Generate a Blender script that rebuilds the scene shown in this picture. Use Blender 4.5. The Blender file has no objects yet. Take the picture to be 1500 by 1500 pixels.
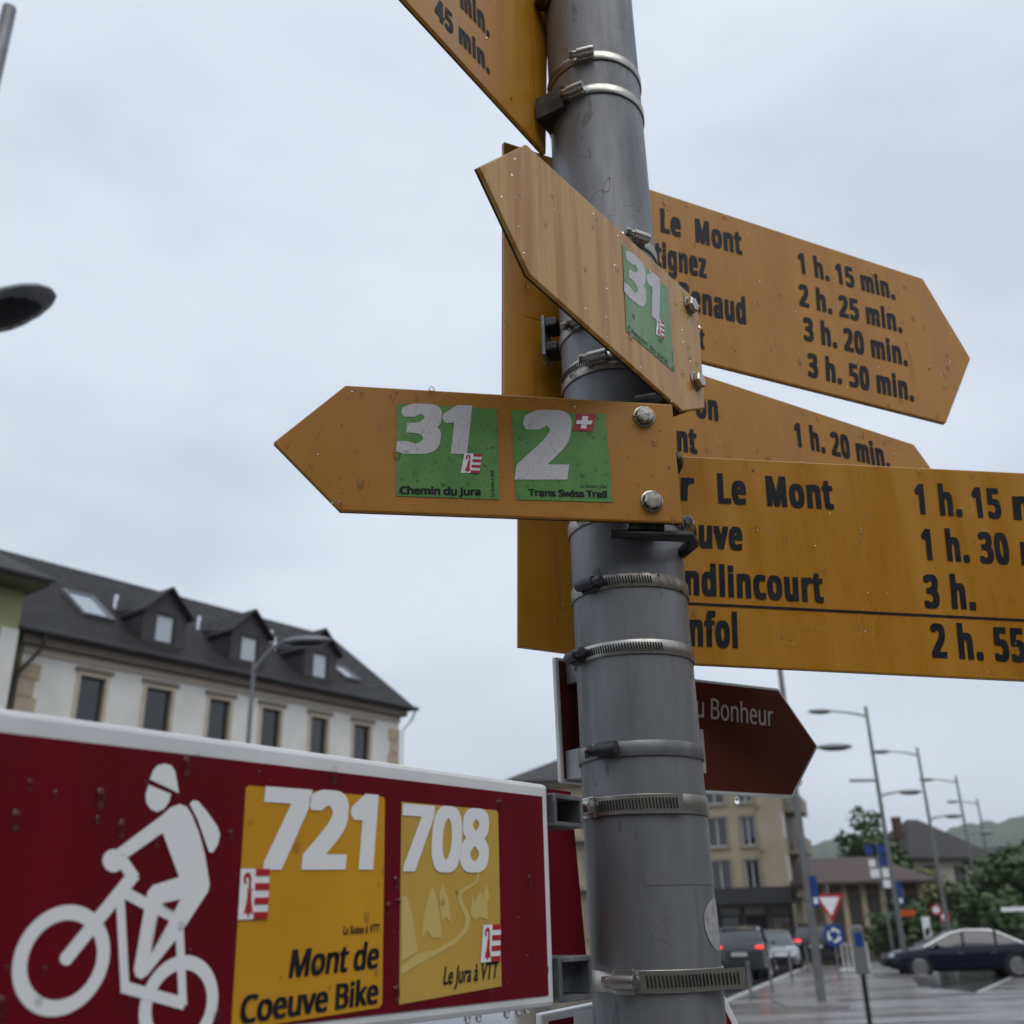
import bpy, bmesh, math, random
from mathutils import Vector, Matrix
random.seed(7)
SC = bpy.context.scene
COL = SC.collection
R_ = math.radians

# ------------------------------------------------------------------ camera
FPX, PITCH, ROLL, CH = 1461.0, R_(22.3), R_(-1.38), 2.0
Fw = Vector((0, math.cos(PITCH), math.sin(PITCH)))
_r0 = Vector((1, 0, 0)); _u0 = Vector((0, -math.sin(PITCH), math.cos(PITCH)))
Rt = _r0*math.cos(ROLL) + _u0*math.sin(ROLL)
Up = -_r0*math.sin(ROLL) + _u0*math.cos(ROLL)
CAM = Vector((0, 0, CH))
cd = bpy.data.cameras.new('camera'); cam = bpy.data.objects.new('camera', cd); COL.objects.link(cam)
m = Matrix((Rt, Up, -Fw)).transposed().to_4x4(); m.translation = CAM
cam.matrix_world = m
cd.sensor_width = 36; cd.lens = FPX/1500*36; cd.clip_start = 0.02; cd.clip_end = 8000
cd.dof.use_dof = True; cd.dof.focus_distance = 0.83; cd.dof.aperture_fstop = 9.5
SC.camera = cam

# ------------------------------------------------------------------ sky, sun, exposure
SUN_EL, SUN_AZ = R_(60), R_(152)          # azimuth clockwise from +Y
w = bpy.data.worlds.new('World'); SC.world = w; w.use_nodes = True
nt = w.node_tree; nt.nodes.clear()
def wn(t, **k):
    n = nt.nodes.new(t)
    for a, b in k.items(): setattr(n, a, b)
    return n
sky = wn('ShaderNodeTexSky', sky_type='NISHITA', sun_disc=False)
sky.sun_elevation = SUN_EL; sky.sun_rotation = SUN_AZ; sky.air_density = 1.0; sky.dust_density = 3.0
bg1 = wn('ShaderNodeBackground'); bg1.inputs['Strength'].default_value = 0.08
nt.links.new(sky.outputs[0], bg1.inputs['Color'])
tc = wn('ShaderNodeTexCoord'); mp = wn('ShaderNodeMapping'); mp.inputs['Scale'].default_value = (1.0, 1.0, 2.2)
nt.links.new(tc.outputs['Generated'], mp.inputs['Vector'])
nz = wn('ShaderNodeTexNoise'); nz.inputs['Scale'].default_value = 2.3; nz.inputs['Detail'].default_value = 4; nz.inputs['Roughness'].default_value = 0.5
nt.links.new(mp.outputs[0], nz.inputs['Vector'])
rp = wn('ShaderNodeValToRGB')
rp.color_ramp.elements[0].position = 0.36; rp.color_ramp.elements[0].color = (0.565, 0.635, 0.735, 1)
rp.color_ramp.elements[1].position = 0.62; rp.color_ramp.elements[1].color = (0.72, 0.785, 0.89, 1)
nt.links.new(nz.outputs['Fac'], rp.inputs['Fac'])
bg2 = wn('ShaderNodeBackground'); bg2.inputs['Strength'].default_value = 1.0
nt.links.new(rp.outputs[0], bg2.inputs['Color'])
mx = wn('ShaderNodeMixShader'); mx.inputs[0].default_value = 0.92
nt.links.new(bg1.outputs[0], mx.inputs[1]); nt.links.new(bg2.outputs[0], mx.inputs[2])
wo = wn('ShaderNodeOutputWorld'); nt.links.new(mx.outputs[0], wo.inputs['Surface'])

sl = bpy.data.lights.new('sun', 'SUN'); sl.energy = 1.1; sl.angle = R_(50); sl.color = (1, 0.97, 0.93)
so = bpy.data.objects.new('sun', sl); COL.objects.link(so)
sd = Vector((math.sin(SUN_AZ)*math.cos(SUN_EL), math.cos(SUN_AZ)*math.cos(SUN_EL), math.sin(SUN_EL)))
so.rotation_euler = (-sd).to_track_quat('-Z', 'Y').to_euler()
so.location = (0, 0, 30)
SC.view_settings.view_transform = 'Standard'; SC.view_settings.look = 'None'
SC.view_settings.exposure = 0.2; SC.view_settings.gamma = 1.0

# ------------------------------------------------------------------ measuring helpers
def ray(x, y): return (Fw*FPX + Rt*(x-750) + Up*(750-y)).normalized()
def gp(x, y, z=0.0):
    d = ray(x, y); return CAM + d*((z-CH)/d.z)
def at(x, y, dist):                       # point at a horizontal distance from the camera
    d = ray(x, y); return CAM + d*(dist/math.hypot(d.x, d.y))
def on_plane(x, y, P, n):
    d = ray(x, y); return CAM + d*((P-CAM).dot(n)/d.dot(n))

# ------------------------------------------------------------------ mesh helpers
class MB:
    def __init__(s): s.v = []; s.f = []
    def add(s, vs, fs):
        o = len(s.v); s.v += [tuple(v) for v in vs]; s.f += [tuple(i+o for i in f) for f in fs]; return s
    def box(s, x0, x1, y0, y1, z0, z1, M=None):
        vs = [Vector((x, y, z)) for x in (x0, x1) for y in (y0, y1) for z in (z0, z1)]
        if M: vs = [M @ v for v in vs]
        return s.add(vs, [(0,1,3,2), (4,6,7,5), (0,4,5,1), (2,3,7,6), (0,2,6,4), (1,5,7,3)])
    def prism(s, pts, y0, y1, bev=0.0):   # outline in x,z extruded along y (front is y0)
        n = len(pts); a = sum(pts[i][0]*pts[(i+1) % n][1]-pts[(i+1) % n][0]*pts[i][1] for i in range(n))
        if a < 0: pts = pts[::-1]
        vs = [(p[0], y0, p[1]) for p in pts] + [(p[0], y1, p[1]) for p in pts]
        fs = [tuple(range(n)), tuple(range(2*n-1, n-1, -1))] + [(i, i+n, (i+1) % n+n, (i+1) % n) for i in range(n)]
        return s.add(vs, fs)
    def sheet(s, pts, y):                 # flat outline facing -y
        n = len(pts); a = sum(pts[i][0]*pts[(i+1) % n][1]-pts[(i+1) % n][0]*pts[i][1] for i in range(n))
        if a < 0: pts = pts[::-1]
        return s.add([(p[0], y, p[1]) for p in pts], [tuple(range(n))])
    def tube(s, path, rad, seg=12, caps=True):
        path = [Vector(p) for p in path]; n = len(path)
        rad = rad if isinstance(rad, (list, tuple)) else [rad]*n
        rings = []; ref = None
        for i, p in enumerate(path):
            t = (path[min(i+1, n-1)]-path[max(i-1, 0)]).normalized()
            if ref is None: ref = Vector((0, 0, 1)) if abs(t.z) < .9 else Vector((1, 0, 0))
            a = t.cross(ref).normalized(); b = t.cross(a).normalized(); ref = -b if False else ref
            rings.append([p + (a*math.cos(k*2*math.pi/seg)+b*math.sin(k*2*math.pi/seg))*rad[i] for k in range(seg)])
        vs = [v for r in rings for v in r]
        fs = [(i*seg+k, i*seg+(k+1) % seg, (i+1)*seg+(k+1) % seg, (i+1)*seg+k) for i in range(n-1) for k in range(seg)]
        if caps: fs += [tuple(range(seg-1, -1, -1)), tuple(range((n-1)*seg, n*seg))]
        return s.add(vs, fs)
    def lathe(s, prof, M=None, seg=32, a0=0.0, a1=2*math.pi):   # prof (r,z) round z
        full = abs(a1-a0-2*math.pi) < 1e-6; k = seg if full else seg+1
        vs = []
        for r, z in prof:
            for j in range(k):
                a = a0+(a1-a0)*j/seg; v = Vector((r*math.cos(a), r*math.sin(a), z)); vs.append(M @ v if M else v)
        fs = [(i*k+j, i*k+(j+1) % k, (i+1)*k+(j+1) % k, (i+1)*k+j) for i in range(len(prof)-1) for j in range(seg)]
        return s.add(vs, fs)
    def ell(s, c, rx, ry, rz, M=None, u=10, v=6):
        vs = [(0, 0, -1)]; 
        for i in range(1, v):
            t = -math.pi/2+math.pi*i/v
            vs += [(math.cos(t)*math.cos(2*math.pi*j/u), math.cos(t)*math.sin(2*math.pi*j/u), math.sin(t)) for j in range(u)]
        vs.append((0, 0, 1)); N = len(vs)
        fs = [(0, 1+(j+1) % u, 1+j) for j in range(u)]
        fs += [(1+i*u+j, 1+i*u+(j+1) % u, 1+(i+1)*u+(j+1) % u, 1+(i+1)*u+j) for i in range(v-2) for j in range(u)]
        fs += [(N-1, 1+(v-2)*u+j, 1+(v-2)*u+(j+1) % u) for j in range(u)]
        P = [Vector((x*rx, y*ry, z*rz)) for x, y, z in vs]
        if M: P = [M @ q for q in P]
        return s.add([q+Vector(c) for q in P], fs)
    def obj(s, name, mat, parent=None, smooth=False, bev=0.0, loc=None):
        me = bpy.data.meshes.new(name); me.from_pydata(s.v, [], s.f); me.validate()
        bm = bmesh.new(); bm.from_mesh(me); 
        if bev:
            bmesh.ops.remove_doubles(bm, verts=bm.verts, dist=1e-7)
            es = [e for e in bm.edges if len(e.link_faces) == 2 and e.calc_face_angle(0) > 0.5]
            bmesh.ops.bevel(bm, geom=es, offset=bev, segments=2, affect='EDGES', profile=0.5)
        bm.to_mesh(me); bm.free()
        if smooth:
            for p in me.polygons: p.use_smooth = True
            try: me.set_sharp_from_angle(angle=R_(40))
            except Exception: pass
        if mat: me.materials.append(mat)
        o = bpy.data.objects.new(name, me); COL.objects.link(o)
        if parent: o.parent = parent
        if loc: o.location = loc
        return o
def thing(name, label, cat, loc=(0, 0, 0), rz=0.0, group=None):
    o = bpy.data.objects.new(name, None); COL.objects.link(o); o.empty_display_size = .1
    o.location = loc; o.rotation_euler = (0, 0, rz); return tag(o, label, cat, group)
def tag(o, label, cat, group=None):
    o['label'] = label; o['category'] = cat
    if group: o['group'] = group
    return o
def struct(o): o['kind'] = 'structure'; return o
def stuff(o): o['kind'] = 'stuff'; return o
def copy_tree(o, parent=None):
    c = o.copy(); COL.objects.link(c); c.parent = parent
    for ch in o.children: copy_tree(ch, c)
    return c

# ------------------------------------------------------------------ materials
MATS = {}
def mat(name, col, rough=0.5, metal=0.0, col2=None, scale=8.0, stretch=(1, 1, 1), lo=.4, hi=.6, bump=0.0, bscale=None,
        rough2=None, coat=0.0, emit=None, trans=0.0, ior=1.45, coord='Object', detail=5, spec=.5, bdist=.001, brick=None):
    if name in MATS: return MATS[name]
    M = bpy.data.materials.new(name); M.use_nodes = True; N = M.node_tree; b = N.nodes['Principled BSDF']
    b.inputs['Base Color'].default_value = (*col, 1); b.inputs['Roughness'].default_value = rough; b.inputs['Metallic'].default_value = metal
    b.inputs['Coat Weight'].default_value = coat; b.inputs['Coat Roughness'].default_value = .08
    b.inputs['Specular IOR Level'].default_value = spec
    b.inputs['Transmission Weight'].default_value = trans; b.inputs['IOR'].default_value = ior
    if emit: b.inputs['Emission Color'].default_value = (*emit[0], 1); b.inputs['Emission Strength'].default_value = emit[1]
    if col2 or rough2 is not None or bump:
        t = N.nodes.new('ShaderNodeTexCoord'); mp = N.nodes.new('ShaderNodeMapping'); mp.inputs['Scale'].default_value = stretch
        N.links.new(t.outputs[coord], mp.inputs['Vector'])
        nz = N.nodes.new('ShaderNodeTexNoise'); nz.inputs['Scale'].default_value = scale; nz.inputs['Detail'].default_value = detail; nz.inputs['Roughness'].default_value = .6
        N.links.new(mp.outputs[0], nz.inputs['Vector'])
        mr = N.nodes.new('ShaderNodeMapRange'); mr.inputs['From Min'].default_value = lo; mr.inputs['From Max'].default_value = hi
        N.links.new(nz.outputs['Fac'], mr.inputs['Value'])
        if col2:
            mx = N.nodes.new('ShaderNodeMix'); mx.data_type = 'RGBA'
            mx.inputs[6].default_value = (*col, 1); mx.inputs[7].default_value = (*col2, 1)
            N.links.new(mr.outputs[0], mx.inputs[0]); N.links.new(mx.outputs[2], b.inputs['Base Color'])
        if rough2 is not None:
            m2 = N.nodes.new('ShaderNodeMapRange'); m2.inputs['To Min'].default_value = rough; m2.inputs['To Max'].default_value = rough2
            N.links.new(mr.outputs[0], m2.inputs['Value']); N.links.new(m2.outputs[0], b.inputs['Roughness'])
        if bump:
            n2 = nz
            if bscale:
                n2 = N.nodes.new('ShaderNodeTexNoise'); n2.inputs['Scale'].default_value = bscale; n2.inputs['Detail'].default_value = 4
                N.links.new(mp.outputs[0], n2.inputs['Vector'])
            bp = N.nodes.new('ShaderNodeBump'); bp.inputs['Strength'].default_value = bump; bp.inputs['Distance'].default_value = bdist
            N.links.new(n2.outputs['Fac'], bp.inputs['Height']); N.links.new(bp.outputs[0], b.inputs['Normal'])
    MATS[name] = M; return M
def speckle(M, col, scale, thr, target='Base Color', stretch=(1, 1, 1), soft=.04):   # adds fine dirt specks of another colour
    N = M.node_tree; b = N.nodes['Principled BSDF']
    t = N.nodes.new('ShaderNodeTexCoord'); mp = N.nodes.new('ShaderNodeMapping'); mp.inputs['Scale'].default_value = stretch
    nz = N.nodes.new('ShaderNodeTexNoise'); nz.inputs['Scale'].default_value = scale; nz.inputs['Detail'].default_value = 3
    N.links.new(t.outputs['Object'], mp.inputs['Vector']); N.links.new(mp.outputs[0], nz.inputs['Vector'])
    mr = N.nodes.new('ShaderNodeMapRange'); mr.inputs['From Min'].default_value = thr; mr.inputs['From Max'].default_value = thr+soft
    N.links.new(nz.outputs['Fac'], mr.inputs['Value'])
    mx = N.nodes.new('ShaderNodeMix'); mx.data_type = 'RGBA'
    old = b.inputs[target].links[0].from_socket if b.inputs[target].links else None
    if old: N.links.new(old, mx.inputs[6])
    else: mx.inputs[6].default_value = b.inputs[target].default_value
    mx.inputs[7].default_value = (*col, 1)
    N.links.new(mr.outputs[0], mx.inputs[0]); N.links.new(mx.outputs[2], b.inputs[target]); return M

m_yel = speckle(mat('yellow_sign_paint', (.46, .195, .011), .2, col2=(.54, .24, .018), scale=9, stretch=(3, 1, .45), lo=.35, hi=.65, rough2=.42, bump=.06, bscale=60, coat=.05), (.10, .045, .012), 55, .70)
speckle(m_yel, (.17, .08, .02), 14, .66, stretch=(3.5, 1, .35), soft=.2)
m_yel2 = speckle(mat('yellow_matt_sign_paint', (.41, .175, .014), .36, col2=(.46, .20, .018), scale=6, rough2=.5, bump=.05, bscale=300), (.16, .075, .02), 300, .62, soft=.12)
m_fade_sheen = mat('faded_sheen_streaked_yellow', (.43, .175, .022), .2, col2=(.57, .34, .115), scale=30, stretch=(2.4, 1, .13), lo=.40, hi=.60, rough2=.42, bump=.05, bscale=50, detail=7)  # faded paint, with the sheen of a wet film painted in as pale streaks
m_edge = mat('dark_sign_edge', (.035, .018, .008), .6)
m_galv = speckle(mat('galvanised_steel', (.27, .275, .285), .38, .35, col2=(.14, .144, .152), scale=20, stretch=(1, 1, .22), lo=.3, hi=.7, rough2=.6, bump=.12, bscale=240), (.12, .12, .125), 38, .67, stretch=(1, 1, .35))
speckle(m_galv, (.29, .295, .30), 420, .68, soft=.1)
def scratches(M, col, scale, wd, mscale, thr, stretch=(1, 1, 1)):   # thin wandering scuff lines, only in patches
    N = M.node_tree; b = N.nodes['Principled BSDF']; L = N.links.new
    t = N.nodes.new('ShaderNodeTexCoord'); mp = N.nodes.new('ShaderNodeMapping'); mp.inputs['Scale'].default_value = stretch; L(t.outputs['Object'], mp.inputs['Vector'])
    n1 = N.nodes.new('ShaderNodeTexNoise'); n1.inputs['Scale'].default_value = scale; n1.inputs['Detail'].default_value = 2; L(mp.outputs[0], n1.inputs['Vector'])
    n2 = N.nodes.new('ShaderNodeTexNoise'); n2.inputs['Scale'].default_value = mscale; L(t.outputs['Object'], n2.inputs['Vector'])
    def mth(op, a, c):
        q = N.nodes.new('ShaderNodeMath'); q.operation = op
        for i, v in enumerate((a, c)):
            if isinstance(v, (int, float)): q.inputs[i].default_value = v
            elif v: L(v, q.inputs[i])
        return q.outputs[0]
    line = mth('LESS_THAN', mth('ABSOLUTE', mth('SUBTRACT', n1.outputs['Fac'], .5), None), wd); mask = mth('GREATER_THAN', n2.outputs['Fac'], thr)
    mx = N.nodes.new('ShaderNodeMix'); mx.data_type = 'RGBA'; L(mth('MULTIPLY', line, mask), mx.inputs[0])
    old = b.inputs['Base Color'].links[0].from_socket; L(old, mx.inputs[6]); mx.inputs[7].default_value = (*col, 1); L(mx.outputs[2], b.inputs['Base Color'])
scratches(m_galv, (.11, .112, .118), 11, .0014, 16, .57, (1, 1, 2.2)); scratches(m_galv, (.10, .10, .105), 30, .0016, 11, .60, (1, 1, .3))
speckle(m_galv, (.09, .088, .085), 26, .60, stretch=(1.6, 1.6, .10), soft=.22)
scratches(m_yel, (.60, .36, .12), 16, .0018, 9, .60); scratches(m_yel2, (.17, .08, .02), 18, .0015, 9, .60)
m_steel = mat('stainless_band', (.50, .49, .46), .27, .9, col2=(.34, .32, .28), scale=30, rough2=.45)
m_dirty = speckle(mat('dirty_band', (.40, .38, .34), .38, .8, col2=(.16, .12, .08), scale=60, lo=.45, hi=.7, rough2=.7), (.08, .055, .035), 120, .6)
m_dark = mat('dark_oxidised_metal', (.035, .036, .04), .35, .6, col2=(.09, .09, .095), scale=40)
m_blk = mat('black_rubber', (.012, .012, .013), .45)
m_slot = mat('slot_shadow_metal', (.03, .028, .026), .6, .5)
m_brk = mat('bracket_aluminium', (.27, .275, .285), .38, .5, col2=(.14, .145, .15), scale=25, rough2=.55)
m_bolt = speckle(mat('zinc_bolt', (.52, .50, .46), .3, .85, col2=(.33, .30, .25), scale=70), (.1, .09, .08), 400, .6)
m_ink = mat('black_print', (.010, .011, .015), .4, col2=(.018, .018, .022), scale=60, rough2=.55, spec=.25)
m_grn = speckle(mat('green_sticker', (.09, .26, .055), .42, col2=(.12, .30, .07), scale=40, bump=.04, bscale=200), (.05, .12, .035), 190, .60, soft=.1)
m_grn2 = speckle(mat('faded_green_sticker', (.12, .27, .10), .35, col2=(.19, .35, .16), scale=22, stretch=(2, 1, .4)), (.07, .17, .06), 160, .6, soft=.1)
m_wht = speckle(mat('white_print', (.62, .61, .62), .4), (.36, .35, .36), 700, .56, soft=.16)
m_whs = mat('white_sign_film', (.86, .87, .88), .3)
m_red = mat('crimson_sign_film', (.155, .006, .016), .14, col2=(.13, .005, .013), scale=7, stretch=(3, 1, .4), rough2=.26, spec=.35)
m_frame = speckle(mat('white_frame_paint', (.78, .79, .80), .38, col2=(.68, .69, .70), scale=12, bump=.04, bscale=200), (.16, .15, .14), 45, .73)
m_brn = mat('brown_sign_film', (.11, .021, .013), .10, col2=(.09, .017, .011), scale=5, rough2=.18, spec=.4)
m_ltxt = mat('pale_print', (.50, .44, .42), .35)
m_o721 = mat('amber_sticker', (.66, .33, .025), .22, col2=(.59, .285, .02), scale=5, rough2=.3, bump=.03, bscale=250)
m_o708 = mat('straw_sticker', (.60, .39, .085), .25, col2=(.55, .35, .07), scale=6, rough2=.35, bump=.03, bscale=250)
m_o708b = mat('pale_straw_print', (.66, .50, .17), .3)
m_flagr = mat('flag_red', (.45, .025, .035), .35)
m_water = mat('water', (1, 1, 1), .0, trans=1.0, ior=1.33)
m_resid = mat('torn_sticker_paper', (.42, .42, .43), .7, col2=(.30, .30, .31), scale=150, bump=.4, bscale=200)
m_tape = mat('grey_tape', (.17, .172, .178), .5)

m_asph = mat('wet_asphalt', (.035, .036, .038), .04, col2=(.055, .056, .058), scale=.35, stretch=(1, 2.5, 1), lo=.4, hi=.62, rough2=.22, bump=.2, bscale=30, bdist=.004, detail=6)
m_pave = mat('wet_paving', (.15, .14, .135), .10, col2=(.23, .22, .215), scale=.5, stretch=(.6, 2.5, 1), lo=.38, hi=.62, rough2=.34, bump=.15, bscale=12, bdist=.004)
m_kerb = mat('kerb_stone', (.20, .19, .18), .45, col2=(.13, .12, .115), scale=4)
m_line = mat('road_paint', (.62, .62, .60), .3, col2=(.45, .45, .44), scale=5)
m_mast = mat('lamp_mast_steel', (.22, .225, .23), .45, .4, col2=(.17, .17, .175), scale=3)
m_lum = mat('luminaire_shell', (.20, .205, .21), .3, .3)
m_lglass = mat('luminaire_glass', (.02, .02, .022), .08)
m_rend = mat('white_render', (.77, .75, .70), .8, col2=(.69, .67, .625), scale=.8)
m_stone = mat('sandstone_trim', (.50, .40, .28), .8, col2=(.42, .33, .23), scale=2)
m_trim = mat('pale_stone_trim', (.56, .48, .38), .8, col2=(.49, .41, .32), scale=2)
m_taupe = mat('taupe_eaves', (.22, .175, .14), .7)
m_glass = mat('window_glass', (.015, .017, .02), .03, spec=.9)
m_wfrm = mat('dark_window_frame', (.06, .055, .045), .5)
m_blind = mat('pale_blind', (.50, .53, .57), .35)
m_beige = mat('beige_render', (.40, .33, .235), .85, col2=(.34, .28, .20), scale=.4)
m_beige2 = mat('grey_beige_concrete', (.29, .25, .19), .85, col2=(.24, .205, .16), scale=.5)
m_wwin = mat('white_window_frame', (.55, .55, .54), .5)
m_fasc = mat('dark_fascia', (.035, .034, .034), .5)
m_shop = mat('shop_panel', (.36, .34, .32), .5, col2=(.25, .2, .19), scale=.6)
m_gwall = mat('olive_render', (.36, .36, .17), .85)
m_gutter = mat('dark_gutter', (.03, .03, .032), .4)
m_chrome = mat('bright_metal', (.6, .6, .62), .15, .9)
m_tyre = mat('tyre', (.012, .012, .013), .7)
m_navy = mat('navy_car_paint', (.004, .006, .018), .12, coat=.25, spec=.3)
m_cgrey = mat('grey_car_paint', (.035, .04, .045), .15, coat=.8)
m_cblk = mat('black_car_paint', (.008, .008, .009), .15, coat=.8)
m_csilv = mat('silver_car_paint', (.22, .225, .235), .2, .3, coat=.8)
m_tail = mat('lit_tail_lamp', (.4, .01, .01), .3, emit=((1, .04, .03), 1.6))
m_head = mat('headlamp', (.5, .5, .52), .1)
m_blue = mat('blue_sign_film', (.012, .045, .22), .4)
m_org = mat('orange_sign_film', (.55, .09, .02), .35)
m_bark = mat('bark', (.05, .038, .028), .9)
m_hill = mat('forest_hill', (.035, .055, .030), .95, col2=(.055, .08, .040), scale=.02, lo=.4, hi=.6)
def tile_mat(name, c1, c2, sx, sz):
    M = mat(name, c1, .5, col2=c2, scale=3, rough2=.7, spec=.18); N = M.node_tree; b = N.nodes['Principled BSDF']
    t = N.nodes.new('ShaderNodeTexCoord'); wv = N.nodes.new('ShaderNodeTexBrick'); wv.inputs['Scale'].default_value = 1.0
    wv.inputs['Brick Width'].default_value = sx; wv.inputs['Row Height'].default_value = sz; wv.inputs['Mortar Size'].default_value = .03
    wv.inputs['Mortar Smooth'].default_value = 1.0
    N.links.new(t.outputs['UV'], wv.inputs['Vector'])
    bp = N.nodes.new('ShaderNodeBump'); bp.inputs['Strength'].default_value = .8; bp.inputs['Distance'].default_value = .04; bp.invert = True
    N.links.new(wv.outputs['Fac'], bp.inputs['Height']); N.links.new(bp.outputs[0], b.inputs['Normal'])
    return M
m_tile = tile_mat('dark_roof_tile', (.017, .015, .015), (.030, .026, .026), .22, .30)
m_tile2 = tile_mat('brown_roof_tile', (.085, .060, .055), (.115, .085, .078), .25, .32)
m_tile3 = tile_mat('grey_roof_tile', (.045, .042, .041), (.065, .06, .058), .25, .32)
def uv_roof(o):                            # lay metre UVs along each roof slope: u along the eave, v up the slope
    me = o.data; uv = me.uv_layers.new(name='UVMap')
    for p in me.polygons:
        n = p.normal; h = Vector((-n.y, n.x, 0)); h = h.normalized() if h.length > 1e-4 else Vector((1, 0, 0)); up = n.cross(h)
        for li in p.loop_indices:
            c = me.vertices[me.loops[li].vertex_index].co; uv.data[li].uv = (c.dot(h), c.dot(up))
    return o

# ================================================================== SETTING
g = MB().add([(-900, -300, 0), (1500, -300, 0), (1500, 2600, 0), (-900, 2600, 0)], [(0, 1, 2, 3)]).obj('road', m_asph); struct(g)
def ground_sheet(name, pts, z, mt):
    n = len(pts); vs = [(p[0], p[1], z) for p in pts]
    a = sum(pts[i][0]*pts[(i+1) % n][1]-pts[(i+1) % n][0]*pts[i][1] for i in range(n))
    return MB().add(vs if a > 0 else vs[::-1], [tuple(range(n))]).obj(name, mt)
def slab(name, pts, z0, z1, mt):
    n = len(pts); a = sum(pts[i][0]*pts[(i+1) % n][1]-pts[(i+1) % n][0]*pts[i][1] for i in range(n))
    if a < 0: pts = pts[::-1]
    return MB().add([(p[0], p[1], z0) for p in pts]+[(p[0], p[1], z1) for p in pts],
        [tuple(range(n, 2*n))]+[(i, (i+1) % n, (i+1) % n+n, i+n) for i in range(n)]).obj(name, mt)
K0, K1 = gp(1060, 1478), gp(1234, 1398)            # line of the kerb along the street
kd = (K1-K0).normalized(); kn = Vector((kd.y, -kd.x, 0))
KA = K0-kd*28
pv = slab('pavement', [(KA+kn*.0)[:2], (K0+kd*22)[:2], (K0+kd*22+kn*3.2)[:2], (K0+kd*6+kn*4.2)[:2], (K0+kd*2+kn*7)[:2], (KA+kn*14)[:2]], 0, .10, m_pave); struct(pv)
n_k = 26
for i in range(n_k):                                # kerb stones, one by one
    a = KA+kd*(i*2.0); 
    st = slab('kerb_stone', [(a+kd*.01-kn*.16)[:2], (a+kd*1.985-kn*.16)[:2], (a+kd*1.985-kn*.004)[:2], (a+kd*.01-kn*.004)[:2]], 0, .125, m_line if i > 9 else m_kerb); st.parent = pv
pq = [gp(1335, 1500), gp(1420, 1463), gp(1500, 1424), gp(1640, 1400), gp(2000, 1500)]
struct(ground_sheet('plaza_paving', [p[:2] for p in pq], .006, m_pave))
def road_line(a, b, wd):
    d = (b-a).normalized(); n = Vector((d.y, -d.x, 0))*wd/2
    return struct(ground_sheet('road_marking', [(a-n)[:2], (b-n)[:2], (b+n)[:2], (a+n)[:2]], .011, m_line))
road_line(gp(1345, 1494), gp(1500, 1424), .14)
road_line(gp(1430, 1500), gp(1500, 1467), .14)
road_line(gp(1400, 1399), gp(1600, 1385), .3)
def island(x0, x1, y, depth, label):
    a, b = gp(x0, y), gp(x1, y); d = (b-a); pts = [a, b, b+Vector((.25, depth, 0)), a+Vector((.15, depth, 0))]
    o = slab('traffic_island', [p[:2] for p in pts], 0, .13, m_kerb); return struct(o)
island(1155, 1246, 1484, 2.2, ''); island(1296, 1372, 1437, 1.6, '')

# hills
def hill(pts, dist, depth, seed, name):
    rnd = random.Random(seed); vs = []; fs = []; n = 160
    xs = [pts[0][0]+(pts[-1][0]-pts[0][0])*i/(n-1) for i in range(n)]
    for i, x in enumerate(xs):
        for k in range(len(pts)-1):
            if pts[k][0] <= x <= pts[k+1][0]:
                t = (x-pts[k][0])/(pts[k+1][0]-pts[k][0]); y = pts[k][1]*(1-t)+pts[k+1][1]*t
        top = at(x, y, dist); h = top.z+rnd.uniform(-.004, .004)*dist*.35
        d = Vector((top.x, top.y, 0)).normalized()
        for j, (q, hh) in enumerate(((-.62, -.02), (-.35, .42), (-.12, .85), (0, 1), (.5, .9))):
            p = Vector((top.x, top.y, 0))+d*depth*q
            vs.append((p.x, p.y, h*hh + (rnd.uniform(-1, 1)*dist*.0022 if 0 < j < 4 else 0)))
    for i in range(n-1):
        for j in range(4): a = i*5+j; fs.append((a, a+5, a+6, a+1))
    return struct(MB().add(vs, fs).obj(name, m_hill, smooth=False))
hill([(560, 1300), (1000, 1262), (1215, 1232), (1290, 1226), (1360, 1222), (1440, 1205), (1520, 1196), (1700, 1190), (2100, 1230)], 1150, 600, 3, 'hill')

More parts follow.
